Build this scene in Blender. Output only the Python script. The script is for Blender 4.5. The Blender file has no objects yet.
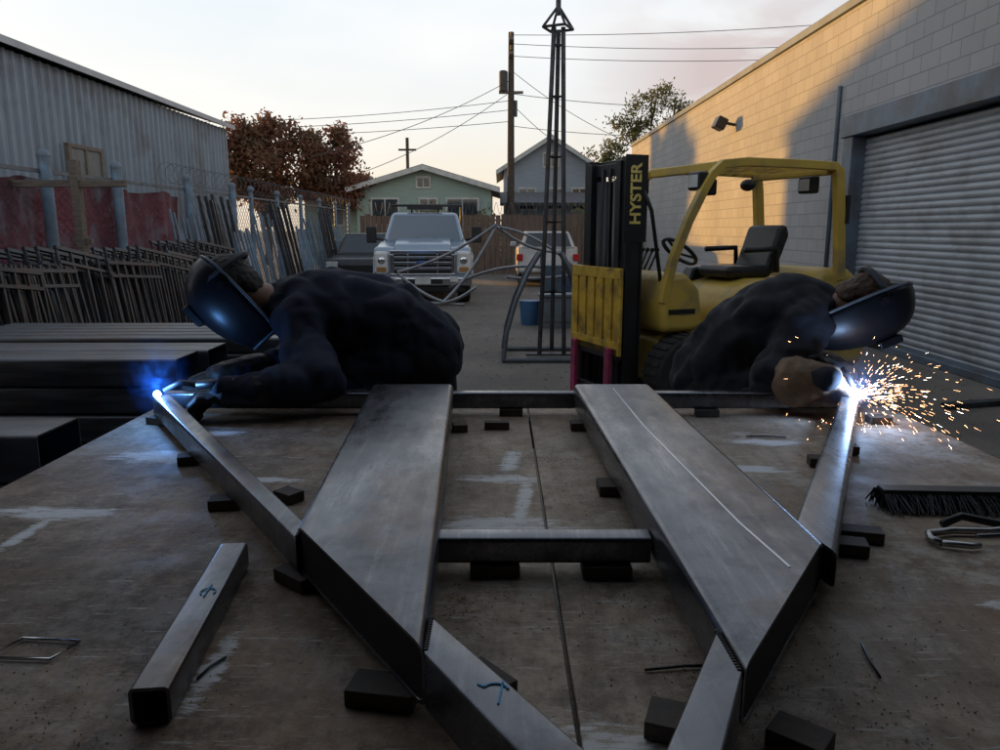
import bpy, bmesh, math, random
from mathutils import Vector, Matrix
random.seed(7)
R=math.radians
scene=bpy.context.scene
col=scene.collection
def lnk(o): col.objects.link(o); return o

# ------------------------------------------------------------ materials
def nodes(name):
    m=bpy.data.materials.new(name); m.use_nodes=True
    nt=m.node_tree; b=nt.nodes['Principled BSDF']
    return m,nt,b
def noise(nt,scale,detail=6,coord='Object',stretch=(1,1,1),rough=.6,rot=(0,0,0),dist=0):
    tc=nt.nodes.new('ShaderNodeTexCoord'); mp=nt.nodes.new('ShaderNodeMapping')
    mp.inputs['Scale'].default_value=stretch; mp.inputs['Rotation'].default_value=rot
    nt.links.new(tc.outputs[coord],mp.inputs[0])
    n=nt.nodes.new('ShaderNodeTexNoise'); n.inputs['Scale'].default_value=scale
    n.inputs['Detail'].default_value=detail; n.inputs['Roughness'].default_value=rough; n.inputs['Distortion'].default_value=dist
    nt.links.new(mp.outputs[0],n.inputs['Vector'])
    return n.outputs['Fac']
def rng(nt,src,a,b,c=0.,d=1.):
    n=nt.nodes.new('ShaderNodeMapRange'); n.inputs[1].default_value=a;n.inputs[2].default_value=b
    n.inputs[3].default_value=c;n.inputs[4].default_value=d; nt.links.new(src,n.inputs[0]); return n.outputs[0]
def mixc(nt,fac,a,b):
    n=nt.nodes.new('ShaderNodeMix'); n.data_type='RGBA'
    if isinstance(fac,float): n.inputs[0].default_value=fac
    else: nt.links.new(fac,n.inputs[0])
    for i,x in ((6,a),(7,b)):
        if isinstance(x,(tuple,list)): n.inputs[i].default_value=(*x[:3],1)
        else: nt.links.new(x,n.inputs[i])
    return n.outputs[2]
def math_(nt,op,a,b=None,clamp=False):
    n=nt.nodes.new('ShaderNodeMath'); n.operation=op; n.use_clamp=clamp
    for i,x in ((0,a),(1,b)):
        if x is None: continue
        if isinstance(x,(int,float)): n.inputs[i].default_value=x
        else: nt.links.new(x,n.inputs[i])
    return n.outputs[0]
def bump(nt,b,src,strength=.3,dist=.01):
    n=nt.nodes.new('ShaderNodeBump'); n.inputs['Strength'].default_value=strength
    n.inputs['Distance'].default_value=dist; nt.links.new(src,n.inputs['Height']); nt.links.new(n.outputs[0],b.inputs['Normal'])
def mat(name,c,rough=.6,metal=0.,c2=None,scale=4,lo=.4,hi=.65,bs=0,bscale=60,bdist=.005,stretch=(1,1,1),r2=None,dirt=None,dscale=1.5):
    m,nt,b=nodes(name)
    b.inputs['Roughness'].default_value=rough; b.inputs['Metallic'].default_value=metal
    if c2 is None: c2=tuple(x*.72 for x in c)
    f=rng(nt,noise(nt,scale,stretch=stretch),lo,hi)
    cc=mixc(nt,f,c,c2)
    if dirt:
        f2=rng(nt,noise(nt,dscale,8),.48,.7); cc=mixc(nt,f2,cc,dirt)
    nt.links.new(cc,b.inputs['Base Color'])
    if r2 is not None:
        nt.links.new(rng(nt,noise(nt,scale*2.3,stretch=stretch),.35,.65,rough,r2),b.inputs['Roughness'])
    if bs: bump(nt,b,noise(nt,bscale,4,stretch=stretch),bs,bdist)
    return m
def emis(name,c,s):
    m,nt,b=nodes(name); b.inputs['Base Color'].default_value=(*c,1)
    b.inputs['Emission Color'].default_value=(*c,1); b.inputs['Emission Strength'].default_value=s; return m
def glass(name,c=(.03,.04,.05),rough=.05,spec=.8):
    m,nt,b=nodes(name); b.inputs['Base Color'].default_value=(*c,1); b.inputs['Roughness'].default_value=rough
    b.inputs['Specular IOR Level'].default_value=spec
    return m

def steel_mat():
    m,nt,b=nodes('mill_scale_steel')
    f=rng(nt,noise(nt,5,6),.35,.7); c=mixc(nt,f,(.18,.185,.205),(.115,.12,.138))
    st=rng(nt,noise(nt,3,9,stretch=(9,.5,6),rough=.78),.50,.70); c=mixc(nt,math_(nt,'MULTIPLY',st,.6),c,(.34,.345,.36))
    dk=rng(nt,noise(nt,3.4,11,rough=.8),.50,.62); c=mixc(nt,math_(nt,'MULTIPLY',dk,.62),c,(.055,.055,.062))
    ru=rng(nt,noise(nt,1.9,9,rough=.7),.54,.68); c=mixc(nt,math_(nt,'MULTIPLY',ru,.6),c,(.17,.12,.085))
    nt.links.new(c,b.inputs['Base Color'])
    b.inputs['Metallic'].default_value=.8
    rr=rng(nt,noise(nt,4,10,stretch=(2,.6,2),rough=.75),.35,.65,.19,.42)
    sc=rng(nt,noise(nt,16,6,stretch=(6,.6,4),rough=.8),.6,.7,0,.14); nt.links.new(math_(nt,'ADD',rr,sc),b.inputs['Roughness'])
    bump(nt,b,noise(nt,14,5,rough=.5),.10,.003)
    return m
STEEL=steel_mat()
STEELD=mat('dark_steel',(.075,.08,.09),.42,.6,(.035,.038,.045),6,r2=.65,dirt=(.08,.055,.04))
STEELS=mat('stack_tube_steel',(.12,.125,.14),.3,.8,(.06,.065,.075),3,stretch=(.4,2,3),r2=.5,dirt=(.10,.07,.05))
CAPM=mat('shade_black_end_plate',(.02,.02,.022),.7,.2,(.035,.03,.028),20)  # near-black plate put in to give the beams' cut ends solid shade
BLACKM=mat('black_paint',(.012,.012,.013),.4,0,(.02,.02,.02),5)
RUBBER=mat('rubber',(.022,.022,.022),.85,0,(.04,.037,.034),9,bs=.2)
YEL=mat('yellow_paint',(.68,.46,.08),.42,0,(.56,.38,.07),2.5,dirt=(.34,.25,.12),dscale=3,bs=.05)
YELD=mat('dull_yellow',(.64,.40,.04),.55,0,(.42,.26,.03),7,dirt=(.14,.09,.04),dscale=5)
GREYP=mat('grey_plastic',(.06,.06,.065),.6)
PINK=mat('magenta_paint',(.45,.05,.14),.5,0,(.2,.03,.07),8)
GLASS=glass('dark_glass'); 
CHROME=mat('chrome',(.75,.76,.78),.15,1.,(.6,.6,.62),5)
WHITEP=mat('silver_blue_paint',(.36,.44,.54),.2,.35,(.31,.38,.47),1.5)
WOOD=mat('weathered_wood',(.23,.19,.15),.85,0,(.13,.105,.085),5,stretch=(1,8,8),bs=.3)
GALV=mat('blue_grey_post_paint',(.24,.35,.46),.5,.2,(.17,.25,.33),5,dirt=(.12,.09,.07))
def netmat():
    m,nt,b=nodes('maroon_screen')
    f=rng(nt,noise(nt,1.6,8,stretch=(1,1,.5)),.38,.66); c=mixc(nt,f,(.25,.06,.075),(.11,.038,.05))
    for rx in (.785,-.785):
        tc=nt.nodes.new('ShaderNodeTexCoord'); mp=nt.nodes.new('ShaderNodeMapping'); mp.inputs['Rotation'].default_value=(rx,0,0); nt.links.new(tc.outputs['Object'],mp.inputs[0])
        w=nt.nodes.new('ShaderNodeTexWave'); w.inputs['Scale'].default_value=4.5; w.inputs['Distortion'].default_value=.6; w.bands_direction='Y'; nt.links.new(mp.outputs[0],w.inputs[0])
        c=mixc(nt,math_(nt,'MULTIPLY',rng(nt,w.outputs['Fac'],.8,1.),.5),c,(.05,.04,.045))
    nt.links.new(c,b.inputs['Base Color']); b.inputs['Roughness'].default_value=.9
    bump(nt,b,noise(nt,9,4),.8,.06)
    tr=nt.nodes.new('ShaderNodeBsdfTransparent'); mx=nt.nodes.new('ShaderNodeMixShader')
    h=rng(nt,noise(nt,3.5,8,stretch=(1,1,.8)),.5,.62,.03,.35); nt.links.new(h,mx.inputs[0])
    nt.links.new(b.outputs[0],mx.inputs[1]); nt.links.new(tr.outputs[0],mx.inputs[2]); nt.links.new(mx.outputs[0],nt.nodes['Material Output'].inputs[0])
    return m
REDNET=netmat()
CONC=mat('concrete',(.30,.29,.28),.9,0,(.2,.2,.19),3,bs=.2)

def plywood():
    m,nt,b=nodes('stained_plywood')
    tc=nt.nodes.new('ShaderNodeTexCoord')
    sx=nt.nodes.new('ShaderNodeSeparateXYZ'); nt.links.new(tc.outputs['Object'],sx.inputs[0])
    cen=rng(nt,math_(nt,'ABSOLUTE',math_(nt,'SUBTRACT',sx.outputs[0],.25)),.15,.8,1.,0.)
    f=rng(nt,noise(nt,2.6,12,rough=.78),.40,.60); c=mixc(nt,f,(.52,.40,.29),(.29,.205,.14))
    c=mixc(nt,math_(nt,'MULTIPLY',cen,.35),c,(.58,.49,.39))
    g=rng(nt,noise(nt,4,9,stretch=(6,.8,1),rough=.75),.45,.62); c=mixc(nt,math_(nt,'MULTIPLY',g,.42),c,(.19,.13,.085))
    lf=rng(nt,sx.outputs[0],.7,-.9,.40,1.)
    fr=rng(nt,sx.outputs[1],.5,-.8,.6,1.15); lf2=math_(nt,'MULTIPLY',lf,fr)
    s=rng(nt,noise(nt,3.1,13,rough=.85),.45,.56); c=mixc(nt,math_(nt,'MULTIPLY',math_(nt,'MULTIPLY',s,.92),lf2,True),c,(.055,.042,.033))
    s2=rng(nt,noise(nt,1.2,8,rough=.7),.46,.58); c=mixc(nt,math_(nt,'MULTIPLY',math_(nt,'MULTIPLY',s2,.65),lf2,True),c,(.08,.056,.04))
    ru=rng(nt,noise(nt,2.0,9,rough=.7),.50,.64); c=mixc(nt,math_(nt,'MULTIPLY',ru,.45),c,(.24,.125,.065))
    wh=rng(nt,noise(nt,2.7,12,rough=.82),.51,.60); c=mixc(nt,math_(nt,'MULTIPLY',wh,rng(nt,lf,.3,1.,.7,.2)),c,(.62,.57,.51))
    sp=rng(nt,noise(nt,38,5,rough=.8),.61,.68); c=mixc(nt,math_(nt,'MULTIPLY',sp,.8),c,(.04,.032,.027))
    sq=rng(nt,noise(nt,13,8,rough=.85),.56,.64); c=mixc(nt,math_(nt,'MULTIPLY',sq,.6),c,(.08,.06,.047))
    for ro in (.5,-.7,1.3,.05):
        sc=rng(nt,noise(nt,9,9,stretch=(1,10,1),rough=.75,rot=(0,0,ro)),.61,.65); c=mixc(nt,math_(nt,'MULTIPLY',sc,.6),c,(.66,.62,.57))
    tot=None
    for (x,y,a,d) in [(-1.0,1.62,.17,.035),(-.93,2.05,.2,.05),(.0,1.55,.15,.05),(.0,1.86,.12,.03),(-1.12,1.36,.1,.03),(.12,.78,.16,.09),(.62,1.95,.2,.03),(-.42,1.0,.02,.1),(.03,2.02,.03,.1),(-.9,2.3,.1,.03),(.8,2.2,.12,.03),(.05,1.65,.02,.2),(-1.0,1.5,.02,.08),(.9,1.2,.08,.02),(-.6,1.85,.1,.02)]:
        mp=nt.nodes.new('ShaderNodeMapping'); mp.vector_type='TEXTURE'
        mp.inputs['Location'].default_value=(x,y-1.4,0); mp.inputs['Scale'].default_value=(a*1.25,d*1.5,1); mp.inputs['Rotation'].default_value=(0,0,R(random.uniform(-8,8)))
        nt.links.new(tc.outputs['Object'],mp.inputs[0])
        sep=nt.nodes.new('ShaderNodeSeparateXYZ'); nt.links.new(mp.outputs[0],sep.inputs[0])
        q=math_(nt,'ADD',math_(nt,'MULTIPLY',sep.outputs[0],sep.outputs[0]),math_(nt,'MULTIPLY',sep.outputs[1],sep.outputs[1]))
        k=math_(nt,'SUBTRACT',1.,q,True)
        tot=k if tot is None else math_(nt,'MAXIMUM',tot,k)
    n=noise(nt,24,12,stretch=(.35,1.8,1),rough=.88)
    msk=rng(nt,math_(nt,'ADD',math_(nt,'MULTIPLY',tot,.2),n),.59,.66)
    msk=math_(nt,'MULTIPLY',msk,rng(nt,tot,.0,.3))
    c=mixc(nt,math_(nt,'MULTIPLY',msk,.9),c,(.80,.80,.80))
    nt.links.new(c,b.inputs['Base Color'])
    nt.links.new(rng(nt,noise(nt,7,8),.3,.7,.5,.85),b.inputs['Roughness']); b.inputs['Specular IOR Level'].default_value=.35
    bump(nt,b,noise(nt,30,9,rough=.75),.5,.004)
    return m
PLY=plywood()

# ------------------------------------------------------------ mesh builder
class MB:
    def __init__(s): s.v=[];s.f=[];s.m=[];s.mi=0
    def add(s,vs,fs):
        b=len(s.v); s.v+=[Vector(v) for v in vs]; s.f+=[[b+i for i in f] for f in fs]; s.m+=[s.mi]*len(fs); return s
    def bx(s,x0,x1,y0,y1,z0,z1,M=None):
        vs=[Vector((x,y,z)) for z in (z0,z1) for y in (y0,y1) for x in (x0,x1)]
        if M: vs=[M@v for v in vs]
        return s.add(vs,[(0,2,3,1),(4,5,7,6),(0,1,5,4),(2,6,7,3),(0,4,6,2),(1,3,7,5)])
    def box(s,c,d,M=None):
        h=[k/2 for k in d]; T=Matrix.Translation(c)
        if M: T=T@M.to_4x4()
        return s.bx(-h[0],h[0],-h[1],h[1],-h[2],h[2],T)
    def beam(s,p0,p1,w,h,up=(0,0,1)):
        p0=Vector(p0);p1=Vector(p1);d=(p1-p0); L=d.length; d.normalize(); up=Vector(up)
        if abs(d.dot(up))>.98: up=Vector((1,0,0))
        sd=d.cross(up).normalized(); u=sd.cross(d)
        M=Matrix((d,sd,u)).transposed().to_4x4(); M.translation=p0
        return s.bx(0,L,-w/2,w/2,-h/2,h/2,M)
    def pipe(s,pts,r,n=8,closed=False,rs=None,caps=True):
        pts=[Vector(p) for p in pts]; N=len(pts)
        t=(pts[1]-pts[0]).normalized(); a=Vector((0,0,1)) if abs(t.z)<.9 else Vector((1,0,0))
        u=t.cross(a).normalized(); vs=[];fs=[]
        for i,p in enumerate(pts):
            if closed: t=(pts[(i+1)%N]-pts[i-1]).normalized()
            else: t=(pts[min(i+1,N-1)]-pts[max(i-1,0)]).normalized()
            u=(u-t*u.dot(t)).normalized(); w=t.cross(u); rr=rs[i] if rs else r
            for k in range(n):
                an=2*math.pi*k/n; vs.append(p+(u*math.cos(an)+w*math.sin(an))*rr)
        for i in range(N if closed else N-1):
            j=(i+1)%N
            for k in range(n): fs.append((i*n+k,i*n+(k+1)%n,j*n+(k+1)%n,j*n+k))
        if not closed and caps: fs.append(tuple(range(n))[::-1]); fs.append(tuple((N-1)*n+k for k in range(n)))
        return s.add(vs,fs)
    def prism(s,poly,axis,a0,a1,M=None):
        n=len(poly); vs=[]
        for a in (a0,a1):
            for (p,q) in poly:
                v={'x':(a,p,q),'y':(p,a,q),'z':(p,q,a)}[axis]; vs.append(Vector(v))
        if M: vs=[M@v for v in vs]
        fs=[tuple(range(n)),tuple(range(2*n-1,n-1,-1))]+[(i,(i+1)%n,n+(i+1)%n,n+i) for i in range(n)]
        return s.add(vs,fs)
    def tube4(s,fl,fr,nl,nr,z0,z1,r=.008,t=.005,plug=False):
        fl,fr,nl,nr=[Vector((a[0],a[1],0)) for a in (fl,fr,nl,nr)]
        W=(fr-fl).length; H=z1-z0
        def ring(ins):
            o=[]; rr=max(r-ins,.001); k=4
            for cx,cz,a0 in ((W-r,H-r,0),(r,H-r,90),(r,r,180),(W-r,r,270)):
                for i in range(k+1):
                    a=R(a0+90*i/k); o.append((cx+rr*math.cos(a),cz+rr*math.sin(a)))
            return o
        vs=[]; rings=[]
        for prof in (ring(0),ring(t)):
            for (A,B) in ((fl,fr),(nl,nr)):
                rings.append(len(vs)); 
                for (x,z) in prof:
                    p=A.lerp(B,x/W); vs.append((p.x,p.y,z0+z))
        n=20; fs=[]
        for (a,b) in ((0,1),(2,3),(0,2),(1,3)):
            A=rings[a];B=rings[b]
            for i in range(n): fs.append((A+i,A+(i+1)%n,B+(i+1)%n,B+i))
        return s.add(vs,fs)
    def ball(s,c,r,nu=16,nv=10,M=None):
        if not isinstance(r,(tuple,list)): r=(r,r,r)
        c=Vector(c); vs=[];fs=[]
        for j in range(1,nv):
            for i in range(nu):
                a=2*math.pi*i/nu;b=math.pi*j/nv
                v=Vector((r[0]*math.sin(b)*math.cos(a),r[1]*math.sin(b)*math.sin(a),r[2]*math.cos(b)))
                vs.append(c+(M@v if M else v))
        for T in (Vector((0,0,r[2])),Vector((0,0,-r[2]))): vs.append(c+(M@T if M else T))
        t=len(vs)-2
        for j in range(nv-2):
            for i in range(nu): fs.append((j*nu+i,(j+1)*nu+i,(j+1)*nu+(i+1)%nu,j*nu+(i+1)%nu))
        for i in range(nu): fs.append((t,i,(i+1)%nu)); fs.append((t+1,(nv-2)*nu+(i+1)%nu,(nv-2)*nu+i))
        return s.add(vs,fs)
    def grid(s,fn,nu,nv):
        vs=[fn(i/nu,j/nv) for j in range(nv+1) for i in range(nu+1)]
        return s.add(vs,[(j*(nu+1)+i,j*(nu+1)+i+1,(j+1)*(nu+1)+i+1,(j+1)*(nu+1)+i) for j in range(nv) for i in range(nu)])
    def obj(s,name,mats,parent=None,off=(0,0,0),bevel=0,seg=2,smooth=False,recalc=True,M=None):
        me=bpy.data.meshes.new(name); off=Vector(off)
        vs=[(M@v if M else v)-off for v in s.v]
        me.from_pydata([tuple(v) for v in vs],[],s.f)
        if not isinstance(mats,(list,tuple)): mats=[mats]
        for m in mats: me.materials.append(m)
        for p,mi in zip(me.polygons,s.m): p.material_index=mi; p.use_smooth=bool(smooth or bevel)
        if recalc:
            bm=bmesh.new(); bm.from_mesh(me); bmesh.ops.recalc_face_normals(bm,faces=bm.faces); bm.to_mesh(me); bm.free()
        me.update()
        if smooth and smooth is not True: me.set_sharp_from_angle(angle=R(smooth))
        o=lnk(bpy.data.objects.new(name,me))
        if bevel:
            b=o.modifiers.new('bevel','BEVEL'); b.width=bevel;b.segments=seg;b.limit_method='ANGLE';b.angle_limit=R(35);b.harden_normals=True
        if parent: o.parent=parent
        return o
def thing(name,loc,label,cat,rz=0,group=None):
    e=lnk(bpy.data.objects.new(name,None)); e.location=loc; e.rotation_euler=(0,0,rz); e.empty_display_size=.2
    e['label']=label;e['category']=cat
    if group: e['group']=group
    return e
def tag(o,label,cat,loc=None,group=None):
    o['label']=label;o['category']=cat
    if group:o['group']=group
    if loc: o.location=loc
    return o
def struct(o): o['kind']='structure'; return o
def stuff(o,label,cat): o['kind']='stuff'; o['label']=label;o['category']=cat; return o
def arc(p0,p1,sag,n=16,dirv=(0,0,-1)):
    p0=Vector(p0);p1=Vector(p1);d=Vector(dirv); return [p0.lerp(p1,i/n)+d*sag*4*(i/n)*(1-i/n) for i in range(n+1)]

# ------------------------------------------------------------ camera
cam=bpy.data.cameras.new('camera'); co=lnk(bpy.data.objects.new('camera',cam)); scene.camera=co
co.location=(0,0,1.55); co.rotation_euler=(R(90-10.9),0,0); cam.lens=27.18; cam.sensor_width=36; cam.clip_end=3000; cam.clip_start=.02

# ------------------------------------------------------------ world + sun
SUN=Vector((-.8,.6,0)).normalized(); EL=5.0
az=math.atan2(SUN.x,SUN.y)
w=bpy.data.worlds.new('World'); scene.world=w; w.use_nodes=True; nt=w.node_tree
bg=nt.nodes['Background']; sk=nt.nodes.new('ShaderNodeTexSky'); sk.sky_type='NISHITA'; sk.sun_disc=False
sk.sun_elevation=R(EL); sk.sun_rotation=az; sk.air_density=1.0; sk.dust_density=2.5; sk.ozone_density=2.; sk.altitude=20
tc=nt.nodes.new('ShaderNodeTexCoord'); sz=nt.nodes.new('ShaderNodeSeparateXYZ'); nt.links.new(tc.outputs['Generated'],sz.inputs[0])
rp=nt.nodes.new('ShaderNodeValToRGB'); nt.links.new(sz.outputs[2],rp.inputs[0]); e=rp.color_ramp.elements
e[0].position=0; e[0].color=(.86,.72,.56,1); e[1].position=1.; e[1].color=(.21,.26,.34,1)
for p,cc in ((.06,(.92,.83,.70,1)),(.14,(.88,.88,.86,1)),(.28,(.80,.87,.93,1)),(.5,(.37,.43,.51,1))):
    k=e.new(p); k.color=cc
sc_=nt.nodes.new('ShaderNodeVectorMath'); sc_.operation='SCALE'; sc_.inputs['Scale'].default_value=10.0; nt.links.new(rp.outputs[0],sc_.inputs[0])
c=mixc(nt,.80,sk.outputs[0],sc_.outputs[0])
mp=nt.nodes.new('ShaderNodeMapping'); mp.inputs['Scale'].default_value=(1,1,3.0); nt.links.new(tc.outputs['Generated'],mp.inputs[0])
nz=nt.nodes.new('ShaderNodeTexNoise'); nz.inputs['Scale'].default_value=2.4; nz.inputs['Detail'].default_value=8; nt.links.new(mp.outputs[0],nz.inputs['Vector'])
f=rng(nt,nz.outputs['Fac'],.45,.72,0,.5); c=mixc(nt,f,c,(9.2,8.8,8.4))
dx=rng(nt,sz.outputs[0],.08,.24); nz2=nt.nodes.new('ShaderNodeTexNoise'); nz2.inputs['Scale'].default_value=5.5; nz2.inputs['Detail'].default_value=9; nz2.inputs['Distortion'].default_value=.5; nt.links.new(mp.outputs[0],nz2.inputs['Vector'])
f2=math_(nt,'MULTIPLY',rng(nt,nz2.outputs['Fac'],.36,.52,.15,.9),dx); f2=math_(nt,'MULTIPLY',f2,rng(nt,sz.outputs[2],.33,.19)); c=mixc(nt,f2,c,(5.2,4.3,4.2))
nt.links.new(c,bg.inputs[0]); bg.inputs[1].default_value=.125
sl=bpy.data.lights.new('sun','SUN'); sl.energy=5.0; sl.angle=R(1.5); sl.color=(1,.50,.085)
so=lnk(bpy.data.objects.new('sun',sl)); sd=Vector((SUN.x*math.cos(R(EL)),SUN.y*math.cos(R(EL)),math.sin(R(EL))))
so.rotation_euler=sd.to_track_quat('Z','Y').to_euler(); so.location=(-10,10,12)
scene.view_settings.view_transform='Standard'; scene.view_settings.look='None'; scene.view_settings.exposure=0

# ------------------------------------------------------------ ground
m,nt,b=nodes('dusty_asphalt')
f=rng(nt,noise(nt,.5,10,rough=.7),.35,.68); c=mixc(nt,f,(.20,.175,.152),(.10,.09,.08))
c=mixc(nt,math_(nt,'MULTIPLY',rng(nt,noise(nt,60,3),.5,.7),.6),c,(.28,.255,.23))
c=mixc(nt,rng(nt,noise(nt,2.3,9,rough=.7),.58,.7),c,(.065,.06,.055))
c=mixc(nt,math_(nt,'MULTIPLY',rng(nt,noise(nt,1.2,9,stretch=(1,.25,1),rough=.7),.52,.66),.5),c,(.26,.235,.205))
nt.links.new(c,b.inputs['Base Color']); b.inputs['Roughness'].default_value=.9; bump(nt,b,noise(nt,45,6),.6,.02)
g=MB(); g.grid(lambda u,v:Vector((-400+800*u,-100+900*v,0)),8,8); struct(g.obj('ground',m))

# ------------------------------------------------------------ right block building with roller door
XW=5.05
def cmu():
    m,nt,b=nodes('painted_concrete_block')
    tc=nt.nodes.new('ShaderNodeTexCoord'); sp=nt.nodes.new('ShaderNodeSeparateXYZ'); cb=nt.nodes.new('ShaderNodeCombineXYZ')
    nt.links.new(tc.outputs['Object'],sp.inputs[0]); nt.links.new(sp.outputs[1],cb.inputs[0]); nt.links.new(sp.outputs[2],cb.inputs[1])
    br=nt.nodes.new('ShaderNodeTexBrick'); br.inputs['Scale'].default_value=1; br.inputs['Brick Width'].default_value=.4; br.inputs['Row Height'].default_value=.2
    br.inputs['Mortar Size'].default_value=.006; br.inputs['Mortar Smooth'].default_value=.3
    br.inputs['Color1'].default_value=(.42,.42,.42,1);br.inputs['Color2'].default_value=(.37,.37,.375,1);br.inputs['Mortar'].default_value=(.23,.235,.245,1)
    nt.links.new(cb.outputs[0],br.inputs['Vector'])
    f=rng(nt,noise(nt,.8,9,stretch=(1,1,.5)),.4,.7); c=mixc(nt,math_(nt,'MULTIPLY',f,.45),br.outputs[0],(.27,.265,.26))
    nt.links.new(c,b.inputs['Base Color']); b.inputs['Roughness'].default_value=.8
    h=math_(nt,'SUBTRACT',math_(nt,'MULTIPLY',noise(nt,50,5),.25),br.outputs['Fac']); bump(nt,b,h,.7,.008)
    return m
CMU=cmu()
FRM=mat('blue_grey_frame_paint',(.13,.17,.22),.5,.2,(.10,.13,.17),4,dirt=(.08,.07,.065))
DOORM=mat('galvanised_shutter',(.38,.41,.45),.5,.25,(.31,.335,.37),2,stretch=(1,1,6),dirt=(.24,.245,.25),dscale=2)
B=thing('block_building',(XW,10,0),'pale painted concrete block building with roller shutter door','building')
D0,D1,DH,WH=6.2,11.15,2.88,4.65
q=MB(); q.bx(XW,XW+12,D1,30,0,WH); q.bx(XW,XW+12,2.9,D0,0,WH); q.bx(XW,XW+12,D0+.002,D1-.002,DH,WH-.002); q.bx(XW+.4,XW+11,D0,D1,0,DH)
q.obj('wall',CMU,B,(XW,10,0))
q=MB(); q.bx(XW-.05,XW+.25,2.9,30.05,WH+.003,WH+.13); q.obj('coping',FRM,B,(XW,10,0),bevel=.01)
q=MB(); q.bx(XW-.09,XW+.2,D0-.2,D1+.32,DH-.03,DH+.27); q.bx(XW-.06,XW+.2,D1-.02,D1+.28,0,DH-.032); q.bx(XW-.06,XW+.2,D0-.2,D0+.02,0,DH-.032)
q.obj('door_frame',FRM,B,(XW,10,0),bevel=.012)
q=MB(); prof=[]
z=0.02
while z<DH-.06:
    for k in range(6):
        a=k/6; prof.append((XW+.16-.022*math.sin(math.pi*a)**.6 if 0<a<.95 else XW+.16, z+.085*a))
    z+=.085
vs=[];fs=[]
for (x,zz) in prof:
    vs+=[(x,D0,zz),(x,D1,zz)]
for i in range(len(prof)-1): fs.append((2*i,2*i+1,2*i+3,2*i+2))
q.add(vs,fs); q.obj('roller_door',DOORM,B,(XW,10,0),smooth=False,recalc=False)
q=MB(); q.bx(XW-.1,XW+.12,D0,D1,.0,.09); q.obj('door_bottom_rail',FRM,B,(XW,10,0),bevel=.01)
q=MB(); q.beam((XW,16.9,3.75),(XW-.25,16.9,3.8),.06,.06); q.mi=0; q.box((XW-.34,16.9,3.78),(.22,.34,.24),Matrix.Rotation(R(25),3,'Y')); q.obj('floodlight',[BLACKM],B,(XW,10,0),bevel=.02)
q=MB(); q.pipe([(XW-.03,11.75,.3),(XW-.03,11.75,DH+.5),(XW-.03,11.75,DH+.75)],.03); q.obj('conduit',FRM,B,(XW,10,0),smooth=True)

# ------------------------------------------------------------ unseen workshop shell around the camera, roof added to darken the table
SHOPM=mat('shop_dark_metal',(.12,.12,.12),.8,0,(.07,.07,.07),2)
S=thing('unseen_workshop_bay',(0,-2,0),'unseen workshop bay, its roof added to shade the table','building')
q=MB(); q.bx(-5,XW-.01,-6,1.7,3.7,3.85); q.obj('roof',SHOPM,S,(0,-2,0))
q=MB(); q.bx(-5.12,-5.002,-6,1.7,0,3.7); q.bx(XW-.012,XW+.1,-6,2.89,0,3.7); q.bx(-5,XW-.02,-6.12,-6.002,0,3.7); q.obj('wall',SHOPM,S,(0,-2,0))

# ------------------------------------------------------------ left corrugated building
CORR=mat('corrugated_blue_grey_metal',(.27,.33,.39),.5,.25,(.20,.25,.30),1.2,stretch=(1,6,.4),dirt=(.15,.16,.17),dscale=.8)
XL=-8.3; YE=23.75; EV=4.5
B=thing('corrugated_building',(XL,16,0),'long grey-blue corrugated metal warehouse','building')
q=MB(); prof=[]; y=3.0
while y<YE-.05:
    prof+=[(XL,y),(XL,y+.14),(XL+.045,y+.17),(XL+.045,y+.23),(XL,y+.26)]; y+=.26
vs=[];fs=[]
for (x,yy) in prof: vs+=[(x,yy,0),(x,yy,EV+.02)]
for i in range(len(prof)-1): fs.append((2*i,2*i+2,2*i+3,2*i+1))
q.add(vs,fs); q.bx(XL-14,XL-.003,3,YE+.03,0,EV); q.prism([(XL-14,EV),(XL-.01,EV),(XL-7,6.75)],'y',3.01,YE+.02)
q.obj('wall',CORR,B,(XL,16,0),recalc=False)
q=MB(); q.prism([(XL+.25,EV+.03),(XL+.25,EV+.15),(XL-7,7.0),(XL-14.3,EV+.15),(XL-14.3,EV+.03),(XL-7,6.8)],'y',2.8,YE+.2); q.obj('roof',mat('pale_roof_metal',(.42,.45,.48),.5,.3,(.36,.38,.4),2),B,(XL,16,0))  # ridge, out of sight, raised so the roof shades the block wall
q=MB(); q.bx(XL+.06,XL+.1,14.95,16.05,2.5,3.1); q.obj('window',[mat('dusty_pane',(.20,.21,.20),.5,0,(.12,.12,.12),2)],B,(XL,16,0))
q=MB(); 
for a,b_,c_,d_ in ((14.85,16.15,2.44,2.5),(14.85,16.15,3.1,3.17),(14.85,14.95,2.5,3.1),(16.05,16.15,2.5,3.1),(15.46,15.52,2.5,3.1)): q.bx(XL+.05,XL+.13,a,b_,c_,d_)
q.obj('window_frame',WOOD,B,(XL,16,0))

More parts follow.
